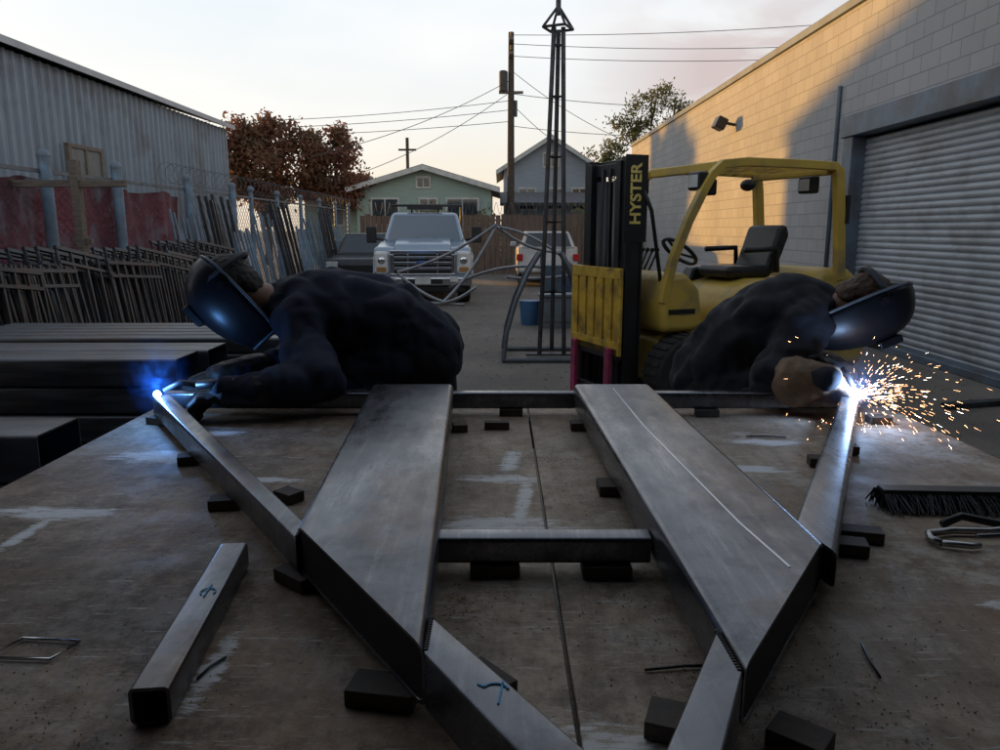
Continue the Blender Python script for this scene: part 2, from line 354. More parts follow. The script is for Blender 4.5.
# ------------------------------------------------------------ left fence with posts, screen
XF=-4.95
F=thing('chain_link_fence',(XF,12,0),'chain-link fence with blue-grey posts and maroon screen','fence')
ys=[7.0,8.4,9.95,12.2,14.2,15.4,17.2,19.2,21.2,23.2,25.2]
for i,y in enumerate(ys):
    q=MB(); q.pipe([(0,0,0),(0,0,2.32)],.065 if i<5 else .045,10); q.ball((0,0,2.33),.07,10,6)
    o=q.obj('post',GALV,F,smooth=50); o.location=(.05 if i<5 else 0,y-12,0)
def screen(u,v):
    y=3+9.2*u; sag=.07*abs(math.sin(y*1.9))*v
    return Vector((XF-.09+.05*math.sin(y*5+v)+.025*math.sin(y*13+v*5)*v,y,.9+1.22*v-sag))
q=MB(); q.grid(screen,160,10); q.obj('privacy_screen',REDNET,F,(XF,12,0),smooth=True)
def linkmesh(y0,y1,z1,step):
    q=MB(); y=y0
    while y<y1:
        q.beam((XF,y,.05),(XF,min(y+z1,y1+0.),.05+min(z1,y1-y)),.006,.006)
        q.beam((XF,y,z1),(XF,min(y+z1,y1),z1-min(z1,y1-y)),.006,.006); y+=step
    return q
q=linkmesh(12.2,25.2,2.1,.14); q.bx(XF-.02,XF+.02,3,25.2,2.15,2.19); q.obj('wire_mesh',mat('galvanised_wire',(.2,.22,.24),.6,.5),F,(XF,12,0))
RZW=mat('razor_wire_metal',(.16,.17,.18),.6,.5)
q=MB(); pts=[]
for i in range(620):
    a=i*2*math.pi/12; pts.append((XF+.16*math.cos(a),11.5+i*.022,2.38+.15*math.sin(a)))
q.pipe(pts,.004,4); q.obj('razor_wire',RZW,F,(XF,12,0))

F=thing('back_fence',(0,27,0),'rusty brown slatted yard fence with razor wire','fence')
q=MB(); x=-4.9
while x<5.0:
    h=2.05+random.uniform(-.04,.04); q.bx(x,x+.17,26.98+random.uniform(-.01,.01),27.03,0,h); x+=.19
q.obj('slats',mat('rusty_brown_boards',(.19,.13,.10),.85,0,(.12,.09,.075),3,stretch=(3,1,.5)),F,(0,27,0))
q=MB(); pts=[]
for i in range(560):
    a=i*2*math.pi/14; pts.append((-4.9+i*.0177,26.95+.2*math.cos(a),2.28+.2*math.sin(a)))
q.pipe(pts,.008,4); q.obj('razor_wire',RZW,F,(0,27,0))

# ------------------------------------------------------------ houses
def house(name,label,x0,x1,y,eave,ridge,colr,roofc,wins,door=None,porch=False,depth=8):
    xc=(x0+x1)/2; H=thing(name,(xc,y,0),label,'house')
    wm=mat(name+'_siding',colr,.8,0,tuple(k*.8 for k in colr),1.5,stretch=(1,1,20)); rm=mat(name+'_roofing',roofc,.9,0,tuple(k*.7 for k in roofc),6,bs=.3)
    tr=mat(name+'_trim',(.6,.62,.6),.6)
    hw=(x1-x0)/2
    q=MB(); q.prism([(-hw,0),(hw,0),(hw,eave),(0,ridge),(-hw,eave)],'y',0,depth); q.obj('wall',wm,H)
    s=(ridge-eave)/hw; o=.4
    q=MB(); q.prism([(-hw-o,eave-o*s+.02),(0,ridge+.02),(hw+o,eave-o*s+.02),(hw+o,eave-o*s+.17),(0,ridge+.18),(-hw-o,eave-o*s+.17)],'y',-.4,depth+.4); q.obj('roof',rm,H)
    q=MB(); q.prism([(-hw-o,eave-o*s-.06),(0,ridge-.06),(hw+o,eave-o*s-.06),(hw+o,eave-o*s+.15),(0,ridge+.15),(-hw-o,eave-o*s+.15)],'y',-.46,-.405); q.obj('bargeboard',tr,H)
    for (wx,wz,ww,wh) in wins:
        q=MB(); q.bx(wx-ww/2-.08,wx+ww/2+.08,-.05,-.004,wz-.08,wz+wh+.08); f_=q.obj('window',tr,H)
        q=MB(); q.bx(wx-ww/2,wx-.03,-.07,-.052,wz,wz+wh);q.bx(wx+.03,wx+ww/2,-.07,-.052,wz,wz+wh); q.obj('pane',GLASS,f_)
    if porch:
        q=MB(); q.prism([(-1.9,eave-1.9),(0,eave-1.3),(-.0,eave-1.15),(-2.1,eave-1.75)],'x',-hw-.2,hw+.2); q.obj('porch_roof',rm,H)
    return H,wm,rm,tr
H,wm,rm,tr=house('green_house','wide single-storey pale green house with low gable roof',-6.3,-.4,34,3.3,4.15,(.34,.45,.41),(.24,.24,.23),[(-1.7,1.8,1.1,1.05),(.2,1.8,.7,1.05),(1.7,1.8,1.3,1.05),(0,3.4,.5,.36)])
q=MB(); q.bx(-5.4,-3.0,.6,6,0,3.05); q.obj('side_wing',wm,H)
q=MB(); q.prism([(.2,2.95),(3.3,3.95),(6.4,2.95),(6.4,3.1),(3.3,4.1),(.2,3.1)],'x',-5.7,-2.9); q.obj('wing_roof',rm,H)
q=MB(); q.bx(-4.7,-3.6,.55,.596,1.7,2.7); w_=q.obj('window',tr,H); q=MB(); q.bx(-4.6,-3.7,.53,.548,1.78,2.62); q.obj('pane',GLASS,w_)
house('grey_house','two-storey blue-grey house with steep gable',.2,5.0,40,4.6,6.1,(.34,.39,.44),(.18,.185,.195),[(-1.2,2.6,.8,1.0),(.2,2.6,.8,1.0),(1.5,2.6,.7,1.0),(0,4.75,.7,.6)],porch=True)
# ------------------------------------------------------------ trees
def leafmat(n,c,c2):
    m,nt,b=nodes(n); f=rng(nt,noise(nt,.9,4),.4,.6); cc=mixc(nt,f,c,c2)
    oi=nt.nodes.new('ShaderNodeNewGeometry'); f2=rng(nt,oi.outputs['Random Per Island'],0,1,.0,.7)
    cc=mixc(nt,f2,cc,tuple(k*.45 for k in c)); nt.links.new(cc,b.inputs['Base Color']); b.inputs['Roughness'].default_value=.6
    tr=nt.nodes.new('ShaderNodeBsdfTranslucent'); nt.links.new(cc,tr.inputs[0]); mx=nt.nodes.new('ShaderNodeMixShader'); mx.inputs[0].default_value=.4
    nt.links.new(b.outputs[0],mx.inputs[1]); nt.links.new(tr.outputs[0],mx.inputs[2]); nt.links.new(mx.outputs[0],nt.nodes['Material Output'].inputs[0]); return m
BARK=mat('bark',(.09,.07,.055),.9,0,(.05,.04,.03),8,bs=.5)
def tree(name,label,x,y,clumps,lm,trunkr=.16,leaf=.11,n=420):
    T=thing(name,(x,y,0),label,'tree'); q=MB(); base=Vector((0,0,0)); fork=Vector((.1,0,1.6))
    q.pipe([base,(.04,.02,.8),fork],.1,8,rs=[trunkr*1.3,trunkr,trunkr*.85]); L=MB()
    for (cx,cy,cz,r) in clumps:
        c=Vector((cx-x,cy-y,cz)); mid=fork.lerp(c,.5)+Vector((random.uniform(-.2,.2),random.uniform(-.2,.2),.1))
        q.pipe([fork,mid,c],.05,6,rs=[trunkr*.6,trunkr*.35,.02])
        for k in range(5):
            d=Vector((random.gauss(0,1),random.gauss(0,1),random.gauss(.4,.8))).normalized()*r*.95
            q.pipe([mid.lerp(c,.6),c+d*.5+Vector((0,0,.05)),c+d],.02,4,rs=[.035,.02,.008])
        subs=[c+Vector((random.gauss(0,1),random.gauss(0,1),random.gauss(0,1))).normalized()*r*random.uniform(.3,1) for _ in range(9)]
        for s_ in subs:
            for k in range(int(n*r*r/9)):
                p=s_+Vector((random.gauss(0,1),random.gauss(0,1),random.gauss(0,.8)))*r*.24
                u=Vector((random.gauss(0,1),random.gauss(0,1),random.gauss(0,1))).normalized(); v=u.orthogonal().normalized()
                a=leaf*random.uniform(.5,1.1); L.add([p-u*a,p+v*a*.5,p+u*a,p-v*a*.5],[(0,1,2,3)])
    q.obj('trunk',BARK,T,smooth=True); L.obj('crown',lm,T,recalc=False)
RL=leafmat('reddish_leaves',(.28,.115,.07),(.17,.12,.055)); GL=leafmat('green_leaves',(.20,.19,.05),(.11,.13,.04))
def farther(cl,k): return [(x*k,y*k,1.55+(z-1.55)*k,r*k) for x,y,z,r in cl]
tree('red_leaf_tree','rounded reddish-leaved tree beside the warehouse',-10.3,34,farther([(-9.4,28.3,4.5,1.05),(-8.6,28.5,4.9,.9),(-8.0,28,4.1,1.0),(-9.1,28,3.5,1.0),(-8.2,28,3.0,1.0),(-9.9,28.4,3.8,.8)],1.21),RL,n=1300,leaf=.13)
tree('red_leaf_tree','rounded reddish-leaved tree beyond the yard fence',-8.0,34.5,farther([(-7.1,28.6,4.6,.85),(-6.2,28.5,4.3,.9),(-5.9,28.6,4.9,.55),(-6.9,28.4,3.5,.9),(-5.8,28.4,3.3,.95),(-6.3,28.4,2.8,.9)],1.21),RL,n=1300,leaf=.13)
tree('green_tree','sparse yellow-green tree behind the block building',6.6,36,[(6.9,36,7.3,.95),(6.0,36,6.2,.9),(7.4,36,6.1,.9),(4.9,36,5.0,.8),(5.4,36,4.4,.8),(8.2,36,7.0,.6)],GL,n=900)
def bush(x,y,r,h):
    L=MB()
    for k in range(1200):
        d=Vector((random.gauss(0,1),random.gauss(0,1),abs(random.gauss(0,1)))).normalized()*random.uniform(.5,1); p=Vector((d.x*r,d.y*r,d.z*h))
        u=Vector((random.gauss(0,1),random.gauss(0,1),random.gauss(0,1))).normalized(); v=u.orthogonal(); a=.09; L.add([p-u*a,p+v*a*.5,p+u*a,p-v*a*.5],[(0,1,2,3)])
    T=thing('bush',(x,y,0),'dark green shrub beside the house','bush'); L.obj('foliage',GL,T,recalc=False)
    q=MB(); q.pipe([(0,0,0),(0,.02,h*.6)],.05,6); q.obj('stem',BARK,T)
bush(-2.6,30,1.5,2.6); bush(-.6,29.5,1.2,2.4); bush(3.2,30,1.5,2.6)

# ------------------------------------------------------------ utility pole and wires
U=thing('utility_pole',(.5,36,0),'tall wooden utility pole with transformer and crossarms','utility pole')
q=MB(); q.pipe([(0,0,0),(0,0,10.2)],.16,10,rs=[.2,.13]); q.obj('pole',BARK,U,smooth=50)
for z in (9.7,9.1,7.6):
    q=MB(); q.bx(-.1,.1,-.9,.9,z,z+.12) if z>8 else q.bx(-.55,.55,-.08,.1,z,z+.1); q.obj('crossarm',WOOD,U)
q=MB(); q.pipe([(-.35,-.1,7.7),(-.35,-.1,8.5)],.2,12); q.ball((-.35,-.1,8.5),(.2,.2,.08)); q.obj('transformer',GREYP,U,smooth=50)
for z in (9.85,9.3):
    for yy in (-.8,.8):
        q=MB(); q.pipe([(0,yy,z),(0,yy,z+.18)],.05,8); q.obj('insulator',GREYP,U)
q=MB(); q.pipe([(.2,0,6.6),(.2,0,7.3)],.09,8); q.obj('junction_can',GREYP,U)
WIRE=mat('wire_black',(.05,.05,.05),.6)
wires=[((.5,35.2,9.9),(30,30,11.2),.7),((.5,36.8,9.9),(30,33,10.6),.8),((.5,36,9.2),(30,31,10.0),.9),((.5,36,7.6),(14,31,6.5),.4),
((.5,36,7.3),(-30,38,7.5),.9),((.5,36,6.9),(-30,37,6.9),.8),((.5,36,6.4),(-30,36,6.4),.7),((.5,36,8.2),(-7.5,31,4.4),.35),((.5,36,7.7),(-6,34,4.0),.3),((.5,36,7.2),(4,40,5.2),.2),((.5,36,8.6),(6.5,38,5.6),.3),((.5,36,6.2),(16,37,6.4),.5)]
for a,b_,s in wires:
    q=MB(); q.pipe(arc(a,b_,s,24),.014,5); o=q.obj('power_line',WIRE,None,off=a); tag(o,'thin black overhead cable strung from the pole','power line',a,'overhead cables')
q=MB(); q.pipe([(0,0,0),(0,0,6.6)],.09,8); q.bx(-.5,.5,-.05,.05,5.9,6.0); o=q.obj('utility_pole',BARK); tag(o,'slim distant wooden pole behind the houses','utility pole',(-5.2,44,0))

# ------------------------------------------------------------ vehicles
def wheel(parent,loc,r,w,yaw=0,rimm=CHROME):
    q=MB(); prof=[(-w/2,r*.62),(-w/2,r*.9),(-w*.38,r),(w*.38,r),(w/2,r*.9),(w/2,r*.62)]; n=28
    vs=[(r_*math.cos(2*math.pi*k/n),y,r_*math.sin(2*math.pi*k/n)) for (y,r_) in prof for k in range(n)]
    fs=[(i*n+k,i*n+(k+1)%n,(i+1)*n+(k+1)%n,(i+1)*n+k) for i in range(5) for k in range(n)]
    fs+=[tuple(range(n)),tuple(5*n+k for k in range(n))]
    q.add(vs,fs)
    for k in range(n):
        a=2*math.pi*(k+.5)/n
        for s in (-1,1): q.box((r*1.0*math.cos(a),s*w*.22,r*1.0*math.sin(a)),(.02,w*.4,.03),Matrix.Rotation(-a,3,'Y'))
    t=q.obj('wheel',RUBBER,parent,smooth=40); t.location=loc; t.rotation_euler=(0,0,yaw)
    q=MB(); q.pipe([(0,-w/2-.005,0),(0,w/2+.005,0)],r*.58,20); q.pipe([(0,-w/2-.02,0),(0,w/2+.02,0)],r*.2,10)
    for s in (-1,1):
        for k in range(6):
            a=k*math.pi/3; q.pipe([(r*.36*math.cos(a),s*(w/2),r*.36*math.sin(a)),(r*.36*math.cos(a),s*(w/2+.018),r*.36*math.sin(a))],.014,6)
    q.obj('rim',rimm,t,smooth=40)
LAMPW=mat('lamp_lens',(.75,.75,.72),.15)
REDL=mat('red_lens',(.5,.02,.02),.3)
def pickup(loc,rz):
    T=thing('pickup_truck',loc,'silver-blue heavy pickup truck parked nose-on with roof light bar','pickup truck',rz)
    W=1.0
    def arch(cx,r): return [(cx+r*math.cos(a),.42+r*math.sin(a)) for a in [R(k) for k in range(0,181,20)]]
    low=[(-.04,.5),(-.02,1.1),(-.14,1.2),(-1.4,1.3),(-5.6,1.3),(-5.62,.55)]+[(p[0],p[1]) for p in reversed(arch(-4.55,.48))]+[(p[0],p[1]) for p in reversed(arch(-1.0,.48))]
    q=MB(); q.prism(low,'y',-W,W); q.obj('body',WHITEP,T,bevel=.09,seg=4)
    q=MB(); q.prism([(.0,1.12),(-.1,1.25),(-.4,1.32),(-1.35,1.37),(-1.35,1.2)],'y',-.58,.58); q.obj('hood',WHITEP,T,bevel=.05,seg=4)
    for s in (-1,1):
        q=MB(); q.prism([(-.25,.62),(-.35,.95),(-.7,1.08),(-1.3,1.08),(-1.62,.95),(-1.7,.62),(-1.55,.62),(-1.38,.86),(-1.0,.96),(-.62,.86),(-.45,.62)],'y',s*.98,s*1.045); q.obj('wheel_flare',WHITEP,T,bevel=.02)
    q=MB(); vs=[(-1.35,-.9,1.29),(-1.35,.9,1.29),(-3.6,.92,1.29),(-3.6,-.92,1.29),(-2.05,-.74,1.93),(-2.05,.74,1.93),(-3.45,.76,1.95),(-3.45,-.76,1.95)]
    q.add(vs,[(0,1,2,3),(4,5,6,7),(0,1,5,4),(1,2,6,5),(2,3,7,6),(3,0,4,7)]); q.obj('cab',WHITEP,T,bevel=.09,seg=4)
    def lerp4(a,b,c,d,u,v,off): 
        a,b,c,d=map(Vector,(a,b,c,d)); n=(b-a).cross(d-a).normalized(); return a.lerp(b,u).lerp(d.lerp(c,u),v)+n*off
    def pane(nm,mt,i0,i1,i2,i3,u0,u1,v0,v1,off=.006):
        q=MB(); a=[vs[i] for i in (i0,i1,i2,i3)]; q.add([lerp4(*a,u,v,off) for (u,v) in ((u0,v0),(u1,v0),(u1,v1),(u0,v1))],[(0,1,2,3)]); q.obj(nm,mt,T)
    pane('windshield',glass('sky_pale_windshield_glass',(.12,.16,.20),.04,1.),0,1,5,4,.05,.95,.06,.90)  # pale blue base colour stands in for reflected sky
    for i4 in ((1,2,6,5),(3,0,4,7)):
        pane('side_window',GLASS,*i4,.08,.46,.12,.88); pane('side_window',GLASS,*i4,.53,.93,.12,.88)
    for s in (-1,1):
        q=MB(); q.pipe([(-1.42,s*.2,1.36),(-1.62,s*.2+.3,1.52)],.008,6); q.obj('wiper',BLACKM,T)
    q=MB()
    for a,b_,c_,d_ in ((-.66,.66,1.06,1.14),(-.66,.66,.60,.67),(-.66,-.58,.67,1.06),(.58,.66,.67,1.06)): q.bx(-.02,.075,a,b_,c_,d_)
    q.obj('grille_surround',CHROME,T,bevel=.015)
    q=MB(); q.bx(.0,.03,-.58,.58,.67,1.06); q.obj('grille',BLACKM,T)
    q=MB(); 
    for z in (.77,.88,.99): q.bx(.03,.085,-.58,.58,z-.026,z+.026)
    for y in (-.3,.3): q.bx(.03,.08,y-.02,y+.02,.67,1.06)
    q.obj('grille_bars',CHROME,T,bevel=.008)
    q=MB(); q.ball((.09,0,.88),(.02,.13,.055)); q.obj('badge',mat('blue_badge',(.03,.08,.3),.3),T,smooth=True)
    for s in (-1,1):
        q=MB(); q.bx(-.12,.04,s*.69,s*.99,.66,1.12); q.obj('headlight',LAMPW,T,bevel=.07,seg=4)
        q=MB(); q.bx(-.08,.043,s*.74,s*.94,.70,.80); q.obj('indicator',mat('amber_lens',(.45,.22,.07),.3),T,bevel=.01)
        q=MB(); q.ball((.03,s*.835,.93),(.025,.085,.085)); q.obj('headlight_bulb',CHROME,T,smooth=True)
        q=MB(); q.bx(-1.62,-1.5,s*1.06,s*1.28,1.26,1.62); q.beam((-1.55,s*.9,1.32),(-1.56,s*1.1,1.36),.05,.05); q.obj('mirror',BLACKM,T,bevel=.03)
        q=MB(); q.bx(.13,.16,s*.55,s*.72,.5,.6); q.obj('fog_light',LAMPW,T,bevel=.01)
    q=MB(); q.bx(-.1,.14,-1.0,1.0,.42,.60); q.obj('bumper',CHROME,T,bevel=.04)
    q=MB(); q.bx(.139,.145,-.4,.4,.46,.56); q.obj('bumper_vent',BLACKM,T)
    q=MB(); q.bx(.15,.16,-.16,.16,.46,.59); q.obj('licence_plate',mat('plate_white',(.7,.7,.68),.5),T)
    q=MB(); q.bx(-.1,.05,-.85,.85,.28,.41); q.obj('valance',BLACKM,T,bevel=.03)
    q=MB(); q.bx(-2.3,-2.1,-.4,.4,2.0,2.08); q.pipe([(-2.2,-.3,1.9),(-2.2,-.3,2.02)],.02);q.pipe([(-2.2,.3,1.9),(-2.2,.3,2.02)],.02); q.obj('light_bar',BLACKM,T)
    q=MB(); q.pipe([(-3.7,-.85,1.3),(-3.7,-.85,2.14),(-3.7,.85,2.14),(-3.7,.85,1.3)],.035); q.obj('headache_rack',BLACKM,T)
    for x in (-1.0,-4.55):
        for s in (-1,1): wheel(T,(x,s*.86,.4),.4,.27)
    return T
pickup((-1.58,15.6,0),R(-90+4))
def car(name,label,cat,loc,rz,paint,Lc=4.4,H=1.5,W=.88,van=False):
    T=thing(name,loc,label,cat,rz)
    def arch(cx,r): return [(cx+r*math.cos(a),.32+r*math.sin(a)) for a in [R(k) for k in range(0,181,20)]]
    hd=.9 if not van else 1.05
    low=[(0,.35),(.02,hd-.2),(-.12,hd-.08),(-1.1,hd),(-Lc+.1,hd+.05),(-Lc,.4)]+list(reversed(arch(-Lc+.9,.37)))+list(reversed(arch(-.85,.37)))
    q=MB(); q.prism(low,'y',-W,W); q.obj('body',paint,T,bevel=.07,seg=3)
    rx=-Lc+.5 if not van else -Lc+.05; fx=-1.0 if not van else -.6
    vs=[(fx,-W+.06,hd-.02),(fx,W-.06,hd-.02),(rx,W-.06,hd),(rx,-W+.06,hd),(fx-.7,-W+.22,H),(fx-.7,W-.22,H),(rx+.35,W-.22,H),(rx+.35,-W+.22,H)]
    q=MB(); q.add(vs,[(0,1,2,3),(4,5,6,7),(0,1,5,4),(1,2,6,5),(2,3,7,6),(3,0,4,7)]); q.obj('cabin',paint,T,bevel=.06,seg=3)
    def L4(i,u,v,off):
        a,b,c,d=[Vector(vs[k]) for k in i]; n=(b-a).cross(d-a).normalized(); return a.lerp(b,u).lerp(d.lerp(c,u),v)+n*off
    for nm,i in (('windshield',(0,1,5,4)),('side_window',(1,2,6,5)),('rear_window',(2,3,7,6)),('side_window',(3,0,4,7))):
        q=MB(); q.add([L4(i,u,v,.006) for u,v in ((.07,.1),(.93,.1),(.93,.9),(.07,.9))],[(0,1,2,3)]); q.obj(nm,GLASS,T)
    q=MB(); q.bx(.0,.03,-.45,.45,.45,.66); q.obj('grille',BLACKM,T,bevel=.02)
    q=MB(); q.bx(-Lc-.02,-Lc+.05,-.26,.26,.5,.62); q.obj('licence_plate',mat('plate_pale',(.5,.5,.48),.5),T)
    for s in (-1,1):
        q=MB(); q.bx(-.1,.035,s*.52,s*.83,.58,.74); q.obj('headlight',LAMPW,T,bevel=.02)
        q=MB(); q.bx(-Lc-.01,-Lc+.08,s*.68,s*.85,.72,.9); q.obj('tail_light',REDL,T,bevel=.02)
        q=MB(); q.bx(fx-.25,fx-.12,s*(W-.02),s*(W+.16),hd,hd+.14); q.obj('mirror',paint,T,bevel=.02)
        for x in (-.85,-Lc+.9): wheel(T,(x,s*(W-.12),.32),.32,.2)
    return T
car('parked_car','dark sedan parked beside the fence','car',(-3.65,19.6,0),R(-90),mat('dark_paint',(.04,.045,.05),.25,.3),H=1.45)
car('parked_van','white van parked tail-on before the rusty fence','van',(1.3,24.6,0),R(90),mat('white_paint',(.55,.57,.59),.35),H=1.5,W=.82,van=True,Lc=3.9)

# ------------------------------------------------------------ FORKLIFT
FK=thing('forklift',(1.37,6.75,0),'yellow counterbalance forklift with black mast and overhead guard','forklift',R(180+22))
def P(q,name,m,**k): return q.obj(name,m,FK,**k)
q=MB(); q.prism([(.12,.22),(.18,.62),(.02,.74),(-.25,.70),(-.36,.3)],'y',-.34,.34); q.prism([(-.37,.22),(-.37,.70),(-.75,.70),(-.95,.9),(-1.0,.3)],'y',-.46,.46); P(q,'chassis',YEL,bevel=.03)
q=MB(); q.prism([(-.04,.70),(.22,.70),(.25,.95),(.17,1.18),(.0,1.2),(-.14,1.05),(-.2,.72)],'y',-.50,.50); P(q,'cowl',YEL,bevel=.06,seg=4)
q=MB(); q.prism([(-.40,.45),(-.40,.88),(-.52,1.05),(-.8,1.12),(-1.38,1.12),(-1.38,.45)],'y',-.52,.52); P(q,'engine_hood',YEL,bevel=.09,seg=4)
q=MB(); q.prism([(-1.36,.3),(-1.32,1.08),(-1.42,1.22),(-1.75,1.2),(-1.98,1.04),(-2.05,.6),(-1.97,.28)],'y',-.54,.54); P(q,'counterweight',YEL,bevel=.12,seg=4)
q=MB(); q.bx(-.40,-.36,-.55,.55,.3,.36);q.bx(-.62,-.38,-.57,.57,.38,.42); P(q,'step',BLACKM,bevel=.01)
for s in (-1,1):
    q=MB(); q.bx(-.95,-.6,s*.524,s*.53,.75,.95); P(q,'vent_panel',BLACKM)
    q=MB(); q.bx(-.08,.18,s*.503,s*.508,.86,.90); P(q,'decal_stripe',BLACKM)
q=MB(); q.bx(-1.12,-.62,-.24,.24,1.12,1.23); s_=P(q,'seat',BLACKM,bevel=.05,seg=3)
q=MB(); q.prism([(-1.02,1.14),(-1.16,1.15),(-1.3,1.5),(-1.26,1.6),(-1.18,1.58),(-1.1,1.35)],'y',-.23,.23); q.obj('seat_back',BLACKM,s_,bevel=.05,seg=3)
for s in (-1,1):
    q=MB(); q.pipe([(-1.12,s*.28,1.17),(-1.1,s*.28,1.38),(-.75,s*.28,1.37)],.025,8); q.obj('armrest',BLACKM,s_,smooth=True)
q=MB(); q.prism([(-.55,1.02),(-.62,1.2),(-.85,1.22),(-1.2,1.2),(-1.2,1.05)],'y',-.44,-.27); P(q,'side_console',BLACKM,bevel=.03)
q=MB(); q.pipe([(.03,0.05,1.05),(-.2,.05,1.3)],.03,8); P(q,'steering_column',BLACKM,smooth=True)
M=Matrix.Translation((-.22,.05,1.36))@Matrix.Rotation(R(-40),4,'Y')
q=MB(); q.pipe([M@Vector((.17*math.cos(a),.17*math.sin(a),0)) for a in [2*math.pi*k/24 for k in range(24)]],.018,8,closed=True)
for a in (0,120,240): q.pipe([M@Vector((0,0,-.02)),M@Vector((.17*math.cos(R(a)),.17*math.sin(R(a)),0))],.012,6)
q.ball(M@Vector((.13,.1,.05)),.03); P(q,'steering_wheel',BLACKM,smooth=True)
for k in range(4):
    q=MB(); q.pipe([(.0,-.12-.08*k,1.15),(-.1,-.12-.08*k,1.36)],.01,6); q.ball((-.1,-.12-.08*k,1.37),.022,8,6); P(q,'control_lever',BLACKM,smooth=True)
GW=.52; RZ=2.08
for s in (-1,1):
    y=s*GW; q=MB()
    pts=[(.22,y*.9,.95),(.15,y*.93,1.3),(.03,y*.97,1.62),(-.10,y,1.88),(-.17,y,1.99),(-.27,y,RZ-.005),(-.50,y,RZ+.02),(-1.1,y,RZ+.02),(-1.46,y,RZ+.012),(-1.51,y,RZ-.03),(-1.53,y,RZ-.15),(-1.58,y,1.5),(-1.62,y,1.1)]
    vs=[];fs=[]
    for i,p in enumerate(pts):
        a=Vector(pts[max(i-1,0)]);b_=Vector(pts[min(i+1,len(pts)-1)]); t=(b_-a).normalized(); n_=Vector((0,1,0)).cross(t).normalized(); th=.036 if i<9 else .048
        for (k,l) in ((-1,-1),(1,-1),(1,1),(-1,1)): vs.append(Vector(p)+Vector((0,.032*k,0))+n_*th*l)
    for i in range(len(pts)-1):
        for k in range(4): fs.append((i*4+k,i*4+(k+1)%4,i*4+4+(k+1)%4,i*4+4+k))
    fs+=[(0,1,2,3),tuple(len(pts)*4-4+k for k in range(4))]
    q.add(vs,fs); P(q,'guard_side_frame',YEL,bevel=.008)
for x,z in ((-.27,RZ-.015),(-1.46,RZ-.02)):
    q=MB(); q.bx(x-.04,x+.04,-GW+.033,GW-.033,z-.04,z+.035); P(q,'guard_crossmember',YEL,bevel=.01)
for k in range(8):
    x=-.44-k*.125; q=MB(); q.bx(x-.014,x+.014,-GW+.033,GW-.033,RZ-.01,RZ+.03); P(q,'guard_bar',YELD)
for (x,y) in ((-.10,.44),(-.10,-.44),(-1.36,.34),(-.75,-.3)):
    q=MB(); q.box((x,y,RZ-.14),(.10,.17,.15)); o=P(q,'work_lamp',BLACKM,bevel=.02)
    q=MB(); q.bx(x+.051,x+.055,y-.06,y+.06,RZ-.19,RZ-.09); q.obj('lens',LAMPW,o)
q=MB(); q.bx(-1.64,-1.6,GW-.03,GW+.045,1.6,1.85); P(q,'tail_lamp',BLACKM,bevel=.005)
q=MB(); q.ball((-.62,GW-.1,RZ-.16),(.05,.08,.05)); P(q,'rear_view_mirror',BLACKM,smooth=True)
MT=2.13
q=MB()
for s in (-1,1):
    q.bx(.38,.50,s*.33-.02,s*.33+.02,.12,MT); q.bx(.36,.38,s*.31-.05,s*.31+.05,.12,MT); q.bx(.50,.52,s*.31-.05,s*.31+.05,.12,MT)
q.bx(.36,.40,-.31,.31,MT-.12,MT);q.bx(.36,.39,-.28,.28,1.2,1.3);q.bx(.36,.39,-.28,.28,.3,.45)
mast=P(q,'mast',BLACKM,bevel=.004)
q=MB()
for s in (-1,1): q.bx(.42,.54,s*.24-.035,s*.24+.035,.2,MT-.03)
q.bx(.44,.5,-.24,.24,MT-.14,MT-.04); q.bx(.45,.5,-.24,.24,.9,1.0); q.bx(.43,.44,-.22,.22,.3,MT-.18); q.obj('inner_mast',BLACKM,mast,bevel=.004)
for y in (-.15,-.05,.13):
    q=MB(); q.pipe([(.47,y,.2),(.47,y,1.95)],.042,10); q.obj('lift_cylinder',BLACKM,mast,smooth=True)
for y in (-.06,.06):
    q=MB(); q.bx(.50,.515,y-.015,y+.015,.6,MT-.08); q.obj('lift_chain',STEELD,mast)
q=MB(); q.bx(.33,.54,.352,.358,1.45,MT+.01); q.obj('mast_side_plate',BLACKM,mast)
tx=bpy.data.curves.new('lettering','FONT'); tx.body='HYSTER'; tx.size=.138; tx.extrude=.002; tx.offset=.0035; tx.align_x='CENTER'; tx.align_y='CENTER'
to=bpy.data.objects.new('lettering_tmp',tx); col.objects.link(to); bpy.context.view_layer.update()
me=bpy.data.meshes.new_from_object(to.evaluated_get(bpy.context.evaluated_depsgraph_get())); bpy.data.objects.remove(to)
me.materials.clear(); me.materials.append(mat('pale_yellow_letter',(.95,.74,.22),.5))
lo=lnk(bpy.data.objects.new('lettering',me)); lo.parent=mast
Mx=Matrix(((0,1,0),(0,0,1),(1,0,0))).to_4x4()
lo.matrix_local=Matrix.Translation((.44,.364,1.83))@Mx
q=MB(); q.bx(.55,.60,-.40,.40,.12,.22);q.bx(.55,.60,-.40,.40,.48,.58);q.bx(.55,.58,-.35,-.25,.2,.5);q.bx(.55,.58,.25,.35,.2,.5); car_=P(q,'carriage',BLACKM,bevel=.006)
q=MB(); q.bx(.57,.60,-.42,.42,1.15,1.24); q.bx(.57,.60,-.42,.42,.52,.63); q.bx(.572,.578,-.41,.41,.6,1.16)
for k in range(6):
    y=-.375+k*.15; q.bx(.575,.596,y-.056,y+.056,.63,1.15)
q.obj('load_backrest',YELD,car_,bevel=.006)
for y in (-.3,.3):
    q=MB(); q.bx(.605,.645,y-.04,y+.04,.06,.58); q.prism([(.605,.04),(.605,.09),(1.6,.055),(1.65,.04)],'y',y-.05,y+.05); q.obj('fork',PINK,car_,bevel=.006)
